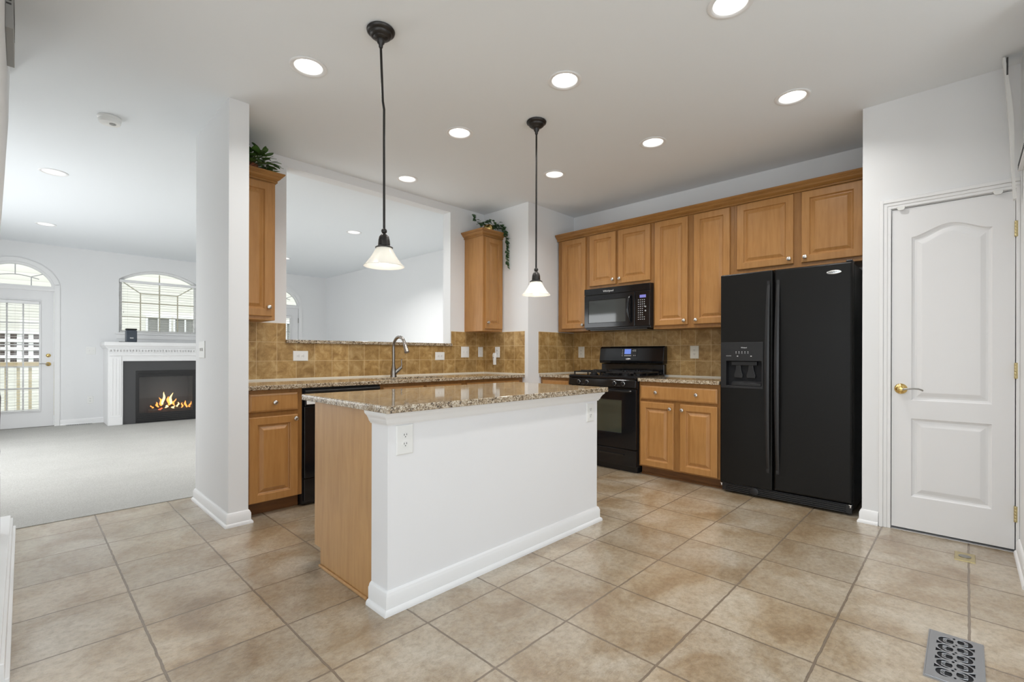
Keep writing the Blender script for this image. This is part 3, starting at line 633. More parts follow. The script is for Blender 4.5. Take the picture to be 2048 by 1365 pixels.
finish(MB().fbox(MG, 2.565, 2.642, 1.115, 1.168, 0.0042, 0.005), 'display', LCD, cp_)
for i in range(6): finish(MB().fbox(MG, 2.560 + i * 0.014, 2.570 + i * 0.014, 1.093, 1.103, 0.0042, 0.0048), 'button', MARK, cp_)
for i in range(4): finish(MB().fbox(MG, 2.662, 2.670, 1.093 + i * 0.020, 1.100 + i * 0.020, 0.0042, 0.0048), 'button', MARK, cp_)
for a, b_ in ((2.512, 1.158), (2.512, 1.146), (2.53, 1.158), (2.53, 1.146), (2.545, 1.15), (2.512, 1.10), (2.53, 1.10)): finish(MB().fbox(MG, a - 0.004, a + 0.004, b_ - 0.004, b_ + 0.004, 0.0042, 0.0048), 'button', MARK, cp_)
lb = MB(); lb.loft([[MG(2.592 + (0.030 + d) * math.cos(2 * PI * i / 28), 1.062 + (0.0095 + d) * math.sin(2 * PI * i / 28), w) for i in range(28)] for d, w in ((0, 0.0004), (0, 0.003), (-0.003, 0.004))])
bd = finish(lb, 'badge', CHROME, bg_, smooth=40)
text_mesh('Whirlpool', 'badge_lettering', SLOT, bg_, MG, 2.592, 1.062, 0.011, 0.0045, flip=True)
# grates and burners
for cy, nm in ((2.39, 'r'), (2.76, 'l')):
    m = MB()
    for x in (3.96, 4.43): m.box(x, x + 0.012, cy - 0.165, cy + 0.165, 0.928, 0.940)
    for y in (cy - 0.165, cy + 0.153): m.box(3.96, 4.442, y, y + 0.012, 0.928, 0.940)
    m.box(4.195, 4.207, cy - 0.165, cy + 0.165, 0.928, 0.940)
    for bx in (4.08, 4.32):
        for k in range(4):
            a = PI / 4 + k * PI / 2; d = Vector((math.cos(a), math.sin(a)))
            p0 = Vector((bx, cy)) + d * 0.035; p1 = Vector((bx, cy)) + d * 0.135
            m.tube([(p0.x, p0.y, 0.946), (p1.x, p1.y, 0.940)], 0.006, 6)
        m.box(bx - 0.006, bx + 0.006, cy - 0.16, cy - 0.03, 0.934, 0.948); m.box(bx - 0.006, bx + 0.006, cy + 0.03, cy + 0.16, 0.934, 0.948)
    for x in (3.962, 4.43, 4.196):
        for y in (cy - 0.163, cy + 0.154): m.box(x, x + 0.010, y, y + 0.010, 0.9055, 0.930)
    finish(m, 'grate', CAST, t)
    for bx in (4.08, 4.32):
        finish(MB().lathe((bx, cy, 0.9055), [(0.045, 0), (0.045, 0.006), (0.032, 0.010), (0.032, 0.018), (0.028, 0.021), (0, 0.022)], 24), 'burner', CAST, t, smooth=40)
# ------------------------------------------------------------------ microwave
t = thing('microwave', 'black over-the-range microwave under the short wall cabinet', 'microwave', (4.37, 2.57, 1.385))
MM = FX(4.20)
finish(MB().box(4.2005, RX - 0.009, 2.192, 2.948, 1.372, 1.8055), 'body', BLACKS, t, bevel=0.003)
finish(MB().fbox(MM, 2.190, 2.952, 1.735, 1.802, 0, 0.022), 'vent_panel', BLACK, t, bevel=0.003)
text_mesh('Whirlpool', 'lettering', MARK, t, FX(4.178), 2.655, 1.765, 0.030, 0.0005, flip=True)
mdr = finish(MB().plate(rect(2.352, 2.950, 1.390, 1.732), [rect(2.455, 2.895, 1.442, 1.675)], 0, 0.024, MM), 'door', BLACK, t, bevel=0.004)
finish(MB().fbox(MM, 2.4555, 2.8945, 1.4425, 1.6745, 0.006, 0.0205), 'window', MWGLASS, mdr)
finish(MB().tube([(4.172, 2.392, 1.700), (4.158, 2.396, 1.690), (4.142, 2.404, 1.64), (4.136, 2.410, 1.565), (4.142, 2.404, 1.49), (4.158, 2.396, 1.44), (4.172, 2.392, 1.43)], [0.010, 0.012, 0.013, 0.014, 0.013, 0.012, 0.010], 12), 'handle', BLACK, mdr, smooth=60)
ctl = finish(MB().fbox(MM, 2.191, 2.349, 1.390, 1.732, 0, 0.022), 'control_panel', BLACK, t, bevel=0.004)
finish(MB().fbox(FX(4.178), 2.232, 2.298, 1.664, 1.692, 0.0005, 0.0015), 'display', LCDP, ctl)
m = MB()
for r in range(10):
    for c_ in range(4 if r < 4 or r > 7 else 3):
        m.fbox(FX(4.178), 2.307 - c_ * 0.021, 2.316 - c_ * 0.021, 1.640 - r * 0.021, 1.646 - r * 0.021, 0.0003, 0.0008)
finish(m, 'keypad', MARK, ctl)
for z in (1.575, 1.535): finish(MB().lathe((4.1776, 2.236, z), [(0.008, 0), (0.008, -0.002)], 16, 'x'), 'round_button', LENS_DK, ctl)
finish(MB().box(4.215, 4.52, 2.24, 2.90, 1.360, 1.3715), 'underside', BLACKS, t)
# ------------------------------------------------------------------ refrigerator
t = thing('refrigerator', 'black side-by-side refrigerator with ice and water dispenser', 'refrigerator', (4.24, 1.0, 0))
FXR = 3.99
finish(MB().box(FXR, 4.55, 0.560, 1.436, 0.03, 1.742), 'body', FRIDGE, t, bevel=0.004)
MF = FX(FXR - 0.004)
def pillow_door(m, u0, u1, v0, v1, hole=None):
    if hole is None:
        R = lambda d: rect(u0 + d, u1 - d, v0 + d, v1 - d)
        m.loft([[MF(u, v, w) for u, v in R(d)] for d, w in ((0, 0), (0, 0.044), (0.004, 0.052), (0.012, 0.057))])
    else:
        m.plate(rect(u0, u1, v0, v1), [hole], 0, 0.057, MF)
m = MB(); pillow_door(m, 0.562, 1.044, 0.088, 1.752); fd = finish(m, 'fresh_food_door', FRIDGE, t, smooth=30)
m = MB(); pillow_door(m, 1.056, 1.438, 0.082, 1.752, rect(1.128, 1.396, 0.862, 1.062)); zd = finish(m, 'freezer_door', FRIDGE, t, bevel=0.008)
MH = FX(FXR - 0.061)
finish(MB().plate(rect(1.120, 1.432, 0.845, 1.208), [rect(1.130, 1.394, 0.864, 1.060)], 0.0003, 0.004, MH), 'dispenser_frame', BLACKS, zd, bevel=0.0015)
cav = MB(); cav.box(FXR - 0.006, FXR - 0.003, 1.128, 1.396, 0.862, 1.062)
cav.fbox(FX(FXR - 0.004), 1.1285, 1.131, 0.8625, 1.0615, 0, 0.056).fbox(FX(FXR - 0.004), 1.393, 1.3955, 0.8625, 1.0615, 0, 0.056)
finish(cav, 'dispenser_recess', DARK, zd)
finish(MB().loft([[(FXR - 0.062, y, 0.868), (FXR - 0.062, y, 0.884), (FXR - 0.035, y, 0.902), (FXR - 0.007, y, 0.902), (FXR - 0.007, y, 0.868)] for y in (1.135, 1.35)]), 'drip_tray', BLACKS, zd)
for y in (1.215, 1.308):
    finish(MB().loft([[(FXR - 0.020 - a, y + s * (0.020 + b_), z) for s, a in ((-1, 0), (1, 0), (1, 0.02), (-1, 0.02))] for z, a, b_ in ((1.055, 0, -0.006), (0.985, 0.0, 0.002), (0.945, 0.0, 0.014), (0.925, 0, 0.010))]), 'paddle', BLACKS, zd, bevel=0.004)
finish(MB().fbox(FX(FXR - 0.010), 1.17, 1.36, 1.025, 1.058, 0, 0.035), 'chute', BLACKS, zd, bevel=0.004)
m = MB()
for i in range(5):
    m.fbox(MH, 1.312 - i * 0.022, 1.320 - i * 0.022, 1.118, 1.120, 0.0042, 0.0048); m.fbox(MH, 1.314 - i * 0.022, 1.318 - i * 0.022, 1.126, 1.136, 0.0042, 0.0048)
for a in (1.30, 1.20): finish(MB().fbox(MH, a, a + 0.01, 1.095, 1.102, 0.0042, 0.0048), 'indicator', MARK, zd)
finish(m, 'dispenser_icons', MARK, zd)
text_mesh('Whirlpool', 'dispenser_lettering', MARK, zd, MH, 1.258, 1.165, 0.013, 0.0045, flip=True, squash=0.8)
text_mesh('ICE & WATER', 'dispenser_lettering', MARK, zd, MH, 1.372, 1.100, 0.008, 0.0045, flip=True, squash=0.8)
for y0, s, par in ((1.082, 1, zd), (1.016, -1, fd)):
    loops = []
    for i in range(17):
        tt = i / 16; z = 0.215 + 1.455 * tt; bow = 0.046 * math.sin(PI * tt) ** 0.7 + 0.006
        hw = 0.010 + 0.006 * math.sin(PI * tt); x1 = FXR - 0.061 - bow; x0 = x1 + 0.014 + (0 if 0.06 < tt < 0.94 else bow * 1.0 - 0.012)
        yc = y0
        loops.append([(x0, yc - hw, z), (x1 + 0.003, yc - hw, z), (x1, yc - hw * 0.5, z), (x1, yc + hw * 0.5, z), (x1 + 0.003, yc + hw, z), (x0, yc + hw, z)])
    m = MB().loft(loops)
    m.box(FXR - 0.075, FXR - 0.060, y0 - 0.009, y0 + 0.009, 0.215, 0.245); m.box(FXR - 0.075, FXR - 0.060, y0 - 0.009, y0 + 0.009, 1.64, 1.67)
    finish(m, 'handle', BLACKS, par, smooth=40)
lb = MB(); lb.loft([[MH(0.668 + (0.044 + d) * math.cos(2 * PI * i / 32), 1.688 + (0.0135 + d) * math.sin(2 * PI * i / 32), w) for i in range(32)] for d, w in ((0, 0.0002), (0, 0.003), (-0.004, 0.0045))])
finish(lb, 'badge', CHROME, fd, smooth=40)
text_mesh('Whirlpool', 'badge_lettering', SLOT, fd, MH, 0.668, 1.688, 0.0155, 0.005, flip=True)
gr = MB(); gr.box(FXR - 0.035, FXR - 0.0005, 0.566, 1.43, 0.016, 0.076)
for i in range(4): gr.box(FXR - 0.045, FXR - 0.035, 0.60, 1.40, 0.020 + i * 0.014, 0.027 + i * 0.014)
gg = finish(gr, 'toe_grille', BLACKS, t, bevel=0.001)
finish(MB().lathe((FXR - 0.0455, 1.185, 0.046), [(0.030, 0), (0.030, -0.006), (0.024, -0.008), (0, -0.008)], 28, 'x'), 'filter_cap', BLACKS, gg, smooth=40)
for y in (0.59, 1.40): finish(MB().lathe((FXR + 0.03, y, 0.0), [(0.018, 0), (0.018, 0.016), (0.008, 0.018), (0.008, 0.03)], 14), 'leveling_foot', BLACKS, t, smooth=40)
for y, z in ((0.572, 0.082), (1.430, 0.076)): finish(MB().box(FXR - 0.058, FXR - 0.01, y - 0.008, y + 0.008, z - 0.006, z - 0.001).lathe((FXR - 0.05, y, z - 0.022), [(0.006, 0), (0.006, 0.016)], 10), 'door_hinge', CHROME, t)
finish(MB().box(FXR - 0.05, FXR + 0.05, 0.565, 0.60, 1.7535, 1.765), 'top_hinge', BLACKS, t, bevel=0.003)
# ------------------------------------------------------------------ island
IY, IX0, IX1 = 1.775, 1.08, 2.660
t = thing('kitchen_island', 'white half-wall island with maple end panel and baseboard', 'island', (1.87, 2.1, 0))
hwall = finish(MB().box(IX0, IX1, IY, 1.908, 0, CBm - 0.0005), 'half_wall', m_paint('island_paint', (0.84, 0.84, 0.85, 1), 0.6), t)
finish(MB().box(IX0 + 0.012, IX1 - 0.01, 1.9085, 2.49, 0.095, CBm - 0.0005), 'cabinet_body', WOODD, t)
finish(MB().box(IX0 + 0.012, IX1 - 0.01, 1.9085, 2.42, 0.0, 0.0945), 'toe_kick', WOODK, t)
finish(MB().plate([(1.9085, 0), (2.425, 0), (2.425, 0.095), (2.495, 0.095), (2.495, CBm - 0.0005), (1.9085, CBm - 0.0005)], [], 0, 0.012, FX(IX0 + 0.0119)), 'end_panel', WOODP, t)
finish(MB().box(IX0 - 0.012, IX0 - 0.0003, 1.935, 2.425, 0, 0.014), 'shoe_strip', WOODP, t, bevel=0.004)
for i in range(4):
    a = IX0 + 0.04 + i * 0.385; mm = MB(); raised_panel(mm, FY(2.49, 1), a, a + 0.36, 0.11, 0.82); d_ = finish(mm, 'door', WOOD, t); knob(d_, FY(2.49, 1), a + (0.335 if i % 2 == 0 else 0.025), 0.77)
IBB = [(o * 1.15, z * 1.10) for o, z in BB]
path = [(IX0, 1.9075), (IX0, IY), (IX1, IY), (IX1, 1.9075)]
finish(MB().sweep(path, [(o, z) for o, z in IBB]), 'baseboard', TRIM, t, smooth=40)
MO = [(0, 0.0), (0.007, 0.0), (0.009, 0.006), (0.014, 0.010), (0.018, 0.022), (0.026, 0.036), (0.036, 0.046), (0.038, 0.058), (0, 0.058)]
finish(MB().sweep(path, MO, z0=CBm - 0.0592), 'top_moulding', TRIM, t, smooth=40)
o = finish(MB().box(1.035, 2.690, 1.706, 2.560, CBm, CT), 'island_countertop', GRANITE, bevel=0.004, origin=(1.86, 2.13, CBm)); tag(o, 'polished granite slab on top of the kitchen island', 'countertop')
# ------------------------------------------------------------------ outlets and switches
def plate_(name, label, cat, M, u, v, kind, mat=PLASTIC, horiz=False, wd=0.072, ht=0.116, group=None, w0=0.0):
    t = thing(name, label, cat, M(u, v, w0), group)
    a, b_ = (ht, wd) if horiz else (wd, ht)
    R = lambda d: rect(u - a / 2 + d, u + a / 2 - d, v - b_ / 2 + d, v + b_ / 2 - d)
    pm = MB(); pm.loft([[M(x, y, w0 + w) for x, y in R(d)] for d, w in ((0, 0.0003), (0, 0.003), (0.003, 0.0055), (0.006, 0.006))])
    finish(pm, 'cover_plate', mat, t)
    if kind == 'duplex':
        for s in (-1, 1):
            cu, cv = (u + s * 0.0195, v) if horiz else (u, v + s * 0.0195)
            n = 20; r = finish(MB().loft([[M(cu + 0.0165 * math.cos(2 * PI * i / n), cv + 0.014 * math.sin(2 * PI * i / n) , w0 + w) for i in range(n)] for w in (0.006, 0.008)]), 'receptacle', mat, t)
            sm = MB()
            for q in (-1, 1):
                if horiz: sm.fbox(M, cu - 0.001, cu + 0.007, cv + q * 0.006 - 0.0012, cv + q * 0.006 + 0.0012, w0 + 0.008, w0 + 0.0086)
                else: sm.fbox(M, cu + q * 0.006 - 0.0012, cu + q * 0.006 + 0.0012, cv - 0.001, cv + 0.007, w0 + 0.008, w0 + 0.0086)
            if horiz: sm.fbox(M, cu - 0.009, cu - 0.005, cv - 0.002, cv + 0.002, w0 + 0.008, w0 + 0.0086)
            else: sm.fbox(M, cu - 0.002, cu + 0.002, cv - 0.009, cv - 0.005, w0 + 0.008, w0 + 0.0086)
            finish(sm, 'slots', SLOT, r)
    elif kind == 'gfci':
        r = finish(MB().fbox(M, u - 0.017, u + 0.017, v - 0.033, v + 0.033, w0 + 0.006, w0 + 0.008), 'receptacle', mat, t)
        sm = MB()
        for cv in (v - 0.020, v + 0.020):
            for q in (-1, 1): sm.fbox(M, u + q * 0.006 - 0.0012, u + q * 0.006 + 0.0012, cv - 0.001, cv + 0.007, w0 + 0.008, w0 + 0.0086)
            sm.fbox(M, u - 0.002, u + 0.002, cv - 0.010, cv - 0.006, w0 + 0.008, w0 + 0.0086)
        sm.fbox(M, u - 0.008, u + 0.008, v - 0.004, v - 0.001, w0 + 0.008, w0 + 0.0086); sm.fbox(M, u - 0.008, u + 0.008, v + 0.001, v + 0.004, w0 + 0.008, w0 + 0.0086)
        finish(sm, 'slots', SLOT, r)
    elif kind == 'switch':
        k = finish(MB().fbox(M, u - 0.005, u + 0.005, v - 0.010, v + 0.012, w0 + 0.006, w0 + 0.014), 'toggle', mat, t, bevel=0.002)
    elif kind == 'switch2':
        for s in (-1, 1): finish(MB().fbox(M, u + s * 0.023 - 0.005, u + s * 0.023 + 0.005, v - 0.010, v + 0.012, w0 + 0.006, w0 + 0.014), 'toggle', mat, t, bevel=0.002)
    return t
MS = FY(SY - 0.0082); 
plate_('wall_outlet', 'white double outlet mounted sideways on the tiles left of the faucet', 'outlet', MS, 1.635, 1.090, 'duplex', horiz=True, wd=0.085, ht=0.125)
plate_('wall_outlet', 'white outlet mounted sideways on the tiles right of the faucet', 'outlet', MS, 3.103, 1.088, 'duplex', horiz=True, wd=0.085, ht=0.122)
plate_('light_switch', 'wide white switch plate on the tiles under the ivy cabinet', 'switch', MS, 3.456, 1.133, 'switch2', wd=0.116, ht=0.122)
plate_('light_switch', 'small white switch plate beside the tiled inside corner', 'switch', MS, 3.690, 1.135, 'switch', wd=0.072, ht=0.116)
MP = FX(PX - 0.0082)
plate_('wall_outlet', 'white outlet on the tiled pier face with a freshener plugged in', 'outlet', MP, 3.838, 1.133, 'duplex', wd=0.075, ht=0.120)
t = thing('plug_in_freshener', 'slim white plug-in device hanging from the pier outlet', 'plug-in', (PX - 0.04, 3.862, 1.06))
finish(MB().loft([[(PX - 0.0172, 3.862 - a, z), (PX - 0.0172, 3.862 + a, z), (PX - 0.0172 - d, 3.862 + a * 0.8, z), (PX - 0.0172 - d, 3.862 - a * 0.8, z)] for z, a, d in ((0.990, 0.016, 0.028), (1.02, 0.014, 0.030), (1.06, 0.015, 0.034), (1.10, 0.019, 0.036), (1.125, 0.017, 0.026))]), 'body', PLASTIC, t, bevel=0.004)
finish(MB().fbox(FX(PX - 0.049), 3.853, 3.869, 1.065, 1.10, 0.0005, 0.003), 'window', LENS_DK, t)
MR = FX(RX - 0.0082)
plate_('wall_outlet', 'ivory outlet on the tiles left of the range', 'outlet', MR, 3.263, 1.135, 'duplex', mat=ALMOND, wd=0.085, ht=0.130)
plate_('wall_outlet', 'ivory outlet on the tiles between range and refrigerator', 'outlet', MR, 1.917, 1.134, 'duplex', mat=ALMOND, wd=0.085, ht=0.125)
MI = FY(IY)
plate_('wall_outlet', 'white outlet near the left end of the white island face', 'outlet', MI, 1.163, 0.733, 'duplex', wd=0.086, ht=0.130)
plate_('wall_outlet', 'white outlet near the right end of the white island face', 'outlet', MI, 2.577, 0.730, 'duplex', wd=0.080, ht=0.120)
plate_('light_switch', 'white switch plate on the narrow stub wall', 'switch', FX(CX0), 4.012, 1.137, 'switch2', wd=0.150, ht=0.125)
plate_('light_switch', 'faint white switch plate between the glass door and the fireplace', 'switch', FY(FARY), 0.750, 1.150, 'switch2', wd=0.116, ht=0.116)
plate_('wall_outlet', 'faint white outlet low between the glass door and the fireplace', 'outlet', FY(FARY), 0.742, 0.375, 'duplex')
# ------------------------------------------------------------------ recessed lights
labels = ['recessed light just left of the nearer pendant, close to the stub wall', 'recessed light just above and right of the farther pendant canopy', 'recessed light nearest the pantry door wall',
          'recessed light cut by the top edge of the picture', 'recessed light between the two pendants, above the island', 'recessed light above the refrigerator aisle, in front of the tall cabinets',
          'small recessed light over the sink near the pass-through', 'small recessed light right of the far pendant, before the range',
          'living room recessed light nearer the kitchen, left of the stub wall', 'living room recessed light farther back, above the glass door', 'living room recessed light seen in the middle of the pass-through', 'living room recessed light at the left edge of the pass-through']
for (x, y), lb_ in zip(CANS, labels):
    t = thing('recessed_light', lb_, 'ceiling light', (x, y, H), 'recessed ceiling lights')
    finish(MB().lathe((x, y, H), [(0.076, 0.0005), (0.100, -0.0005), (0.1005, -0.003), (0.096, -0.006), (0.082, -0.006), (0.076, -0.001)], 40, cap=False), 'trim_ring', TRIM, t, smooth=40)
    finish(MB().lathe((x, y, H), [(0.0765, -0.001), (0.070, 0.030), (0.058, 0.055)], 40, cap=False), 'reflector', PLASTIC, t, smooth=50)
    ln = finish(MB().lathe((x, y, H + 0.055), [(0.059, 0), (0.03, 0.001), (0, 0.001)], 32), 'lens', LENS, t)
    L = bpy.data.lights.new('downlight', 'AREA'); L.shape = 'DISK'; L.size = 0.14; L.energy = 6.2 if y < 4 else (40.0 if x > 2 and y < 7 else (9.0 if y < 7 else 2.5)); L.color = (1, 0.985, 0.96); L.spread = math.radians(140)
    lo_ = bpy.data.objects.new('downlight', L); C.objects.link(lo_); lo_.parent = t; lo_.location = (0, 0, -0.008)
# ------------------------------------------------------------------ pendants
def pendant(label, x, y, zs, kink):
    t = thing('pendant_light', label, 'pendant light', (x, y, H), 'pendant lights over the island')
    finish(MB().lathe((x, y, H), [(0.066, -0.0005), (0.070, -0.006), (0.068, -0.014), (0.060, -0.020), (0.055, -0.022), (0.053, -0.030), (0.044, -0.038), (0.037, -0.040), (0.034, -0.045), (0.020, -0.050), (0.018, -0.066), (0.011, -0.074), (0.010, -0.088), (0.0075, -0.092), (0, -0.093)], 40), 'canopy', BRONZE, t, smooth=40)
    zt = zs + 0.172
    finish(MB().tube([(x, y, H - 0.09), (x + kink * 0.6, y - kink * 0.5, H - 0.36), (x + kink, y - kink * 0.8, H - 0.40), (x + kink * 1.1, y - kink * 0.9, zt)], 0.0062, 12), 'rod', BRONZE, t, smooth=60)
    xx, yy = x + kink * 1.1, y - kink * 0.9
    finish(MB().sphere((xx, yy, zt + 0.004), 0.0145, n=16).lathe((xx, yy, zs + 0.090), [(0.043, 0.0), (0.044, 0.004), (0.038, 0.008), (0.030, 0.012), (0.028, 0.040), (0.024, 0.058), (0.014, 0.070), (0.008, 0.076), (0.008, 0.082)], 32), 'socket_cap', BRONZE, t, smooth=45)
    sh = [(0.034, 0.098), (0.040, 0.088), (0.048, 0.072), (0.059, 0.052), (0.071, 0.034), (0.084, 0.017), (0.096, 0.004), (0.101, -0.001)]
    inn = [(0.0995, -0.003), (0.094, 0.001), (0.081, 0.015), (0.068, 0.032), (0.056, 0.050), (0.045, 0.070), (0.035, 0.088)]
    finish(MB().lathe((xx, yy, zs), sh + inn, 48, cap=False), 'shade', SHADE, t, smooth=60)
    bb = finish(MB().sphere((xx, yy, zs + 0.026), 0.027, (1, 1, 1.1), 20).lathe((xx, yy, zs + 0.05), [(0.018, 0), (0.013, 0.035), (0.013, 0.058)], 16), 'bulb', BULB, t, smooth=60)
    L = bpy.data.lights.new('bulb_light', 'POINT'); L.energy = 0.35; L.color = (1, 0.96, 0.90); L.shadow_soft_size = 0.035
    lo_ = bpy.data.objects.new('bulb_light', L); C.objects.link(lo_); lo_.parent = t; lo_.location = (xx - x, yy - y, zs - 0.015 - H)
pendant('bronze pendant light with frosted bell shade hanging nearer, over the island left', 1.251, 2.130, 1.552, 0.013)
pendant('bronze pendant light with frosted bell shade hanging farther, before the range', 2.498, 2.175, 1.526, 0.0)
# ------------------------------------------------------------------ smoke detector
t = thing('smoke_detector', 'round white smoke detector on the ceiling left of the stub wall', 'smoke detector', (0.415, 4.277, H))
finish(MB().lathe((0.415, 4.277, H), [(0.066, -0.0004), (0.068, -0.004), (0.065, -0.018), (0.062, -0.020), (0.062, -0.034), (0.056, -0.044), (0.030, -0.046), (0, -0.047)], 40), 'housing', PLASTIC, t, smooth=35)
finish(MB().lathe((0.43, 4.265, H - 0.0468), [(0.018, 0), (0.018, -0.003), (0, -0.003)], 20), 'test_button', LENS_DK, t)
# ceiling return grille at the far left
t = thing('air_register', 'grey slotted air register box at the top left corner of the picture', 'air vent', (-0.04, 3.1, 2.50))
finish(MB().box(-0.0545, -0.0295, 2.95, 3.35, 2.50, 2.7425), 'housing', LENS_DK, t, bevel=0.002)
m = MB()
for i in range(6): m.box(-0.052, -0.036, 2.9485, 2.9497, 2.60 + i * 0.016, 2.607 + i * 0.016)
for i in range(6): m.box(-0.0293, -0.0285, 3.0, 3.30, 2.60 + i * 0.016, 2.607 + i * 0.016)
finish(m, 'slots', SLOT, t)
# ------------------------------------------------------------------ plants
def leaf(m, base, d, up, L, Wd, curl=0.15, lobed=False):
    d = Vector(d).normalized(); up = Vector(up); s = d.cross(up).normalized(); up = s.cross(d).normalized(); base = Vector(base)
    prof = [(0, 0.04), (0.18, 0.72), (0.42, 1.0), (0.70, 0.78), (0.90, 0.36), (1.0, 0.02)] if not lobed else [(0, 0.25), (0.12, 0.95), (0.28, 0.62), (0.42, 1.0), (0.60, 0.55), (0.80, 0.42), (1.0, 0.03)]
    rows = []
    for tt, w in prof:
        p = base + d * L * tt - up * curl * L * tt * tt
        rows.append((m.bm.verts.new(p + s * Wd * w + up * 0.12 * Wd), m.bm.verts.new(p), m.bm.verts.new(p - s * Wd * w + up * 0.12 * Wd)))
    for a, b_ in zip(rows, rows[1:]):
        m.bm.faces.new((a[0], a[1], b_[1], b_[0])); m.bm.faces.new((a[1], a[2], b_[2], b_[1]))
rnd = random.Random(3)
pc = Vector((1.165, 3.86, 2.466))
t = thing('potted_plant', 'leafy green plant with round leaves on the cabinet left of the pass-through', 'plant', tuple(pc))
finish(MB().lathe(tuple(pc), [(0.05, 0), (0.065, 0.05), (0.068, 0.055), (0.06, 0.056), (0.05, 0.02)], 20), 'pot', BASKET, t, smooth=40)
fm = MB(); sm = MB()
for i in range(150):
    a = rnd.uniform(0, 2 * PI); el = rnd.uniform(-0.05, 1.25); r = rnd.uniform(0.08, 0.20)
    dd = Vector((math.cos(a) * math.cos(el), math.sin(a) * math.cos(el), math.sin(el)))
    p = pc + Vector((0, 0, 0.035)) + Vector((dd.x * r * 1.15, dd.y * r * 0.95, dd.z * r * 0.75))
    p.x = max(1.06, min(p.x, 1.33)); p.y = min(p.y, 4.03)
    sm.tube([tuple(pc + Vector((0, 0, 0.03))), tuple(p)], 0.0015, 4)
    dv = Vector((dd.x + rnd.uniform(-.5, .5), dd.y + rnd.uniform(-.5, .5), rnd.uniform(-0.3, 0.5)))
    if p.x + dv.normalized().x * 0.06 < 1.04: dv.x = abs(dv.x)
    leaf(fm, p, dv, (rnd.uniform(-.3, .3), rnd.uniform(-.6, 0), 1), rnd.uniform(0.055, 0.078), rnd.uniform(0.022, 0.031))
finish(fm, 'leaves', LEAF1, t, smooth=60)['kind'] = 'stuff'; finish(sm, 'stems', STEM, t)
pc = Vector((3.62, 3.86, 2.466))
t = thing('potted_plant', 'trailing ivy in a small brass pot on the cabinet right of the pass-through', 'plant', tuple(pc))
finish(MB().lathe(tuple(pc), [(0.040, 0), (0.058, 0.030), (0.060, 0.055), (0.052, 0.075), (0.056, 0.082), (0.050, 0.080), (0.048, 0.05)], 24), 'pot', BRASS, t, smooth=50)
fm = MB(); sm = MB()
for i in range(46):
    a = rnd.uniform(0, 2 * PI); r = rnd.uniform(0.03, 0.13)
    p = pc + Vector((math.cos(a) * r, math.sin(a) * r, 0.085 + rnd.uniform(-0.02, 0.05)))
    p.x = min(p.x, 3.735)
    leaf(fm, p, (math.cos(a), math.sin(a), rnd.uniform(-0.6, 0.5)), (rnd.uniform(-.3, .3), rnd.uniform(-.8, 0), 1), rnd.uniform(0.032, 0.052), rnd.uniform(0.014, 0.022), lobed=True)
def vine(pts, n):
    P = [Vector(p) for p in pts]; sm.tube(pts, 0.0018, 5)
    for i in range(n):
        f = i / (n - 1) * (len(P) - 1.001); k = int(f); p = P[k].lerp(P[k + 1], f - k)
        a = rnd.uniform(0, 2 * PI)
        leaf(fm, p, (math.cos(a) * 0.7, -abs(math.sin(a)) * 0.7 - 0.1, rnd.uniform(-0.8, 0.3)), (0, -1, 0.5), rnd.uniform(0.032, 0.050), rnd.uniform(0.014, 0.022), lobed=True)
vine([(3.62, 3.86, 2.53), (3.60, 3.83, 2.60), (3.55, 3.80, 2.57), (3.50, 3.85, 2.545)], 16)
vine([(3.56, 3.90, 2.53), (3.49, 3.93, 2.60), (3.445, 3.94, 2.655)], 12)
vine([(3.64, 3.84, 2.54), (3.69, 3.80, 2.56), (3.715, 3.74, 2.54), (3.728, 3.695, 2.47), (3.730, 3.685, 2.38), (3.731, 3.68, 2.28), (3.730, 3.68, 2.17), (3.734, 3.67, 2.08)], 62)
vine([(3.66, 3.84, 2.54), (3.71, 3.76, 2.52), (3.735, 3.70, 2.44), (3.736, 3.69, 2.30)], 22)
finish(fm, 'leaves', LEAF2, t, smooth=60)['kind'] = 'stuff'; finish(sm, 'stems', STEM, t)
# ------------------------------------------------------------------ floor registers
t = thing('floor_register', 'pewter floor register with scrollwork at the lower right', 'floor vent', (2.36, 0.03, 0))
u0, u1, v0, v1 = 2.165, 2.535, -0.045, 0.103
holes = []; scr = MB(); RO = [(2.222 + k * 0.0635, 0.0555) for k in range(5)] + [(2.238 + k * 0.0635, 0.0025) for k in range(5)]
for cu, cv in RO: holes.append(circ(cu, cv, 0.0270, 24, 0.0215))
for k in range(5): holes.append(circ(2.254 + k * 0.0635, 0.033, 0.0075, 4, 0.0055)); holes.append(circ(2.207 + k * 0.0635, 0.0265, 0.0065, 4, 0.0045))
for k in range(4):
    holes.append([(2.241 + k * 0.0635, 0.0815), (2.267 + k * 0.0635, 0.0815), (2.254 + k * 0.0635, 0.062)])
    holes.append([(2.257 + k * 0.0635, -0.0235), (2.283 + k * 0.0635, -0.0235), (2.270 + k * 0.0635, -0.004)])
finish(MB().plate(rect(u0, u1, v0, v1), holes, 0.004, 0.007, FZ(0)), 'face_plate', VENTM, t, bevel=0.0008)
for cu, cv in RO:
    sg = 1 if cv > 0.03 else -1
    for q in (-1, 1):
        scr.tube([(cu + q * 0.0165, cv - sg * 0.018, 0.0055), (cu + q * 0.0175, cv - sg * 0.004, 0.0055), (cu + q * 0.012, cv + sg * 0.007, 0.0055), (cu + q * 0.004, cv + sg * 0.008, 0.0055), (cu + q * 0.004, cv - sg * 0.001, 0.0055), (cu + q * 0.009, cv - sg * 0.002, 0.0055)], 0.0019, 6)
finish(scr, 'scrollwork', VENTM, t)
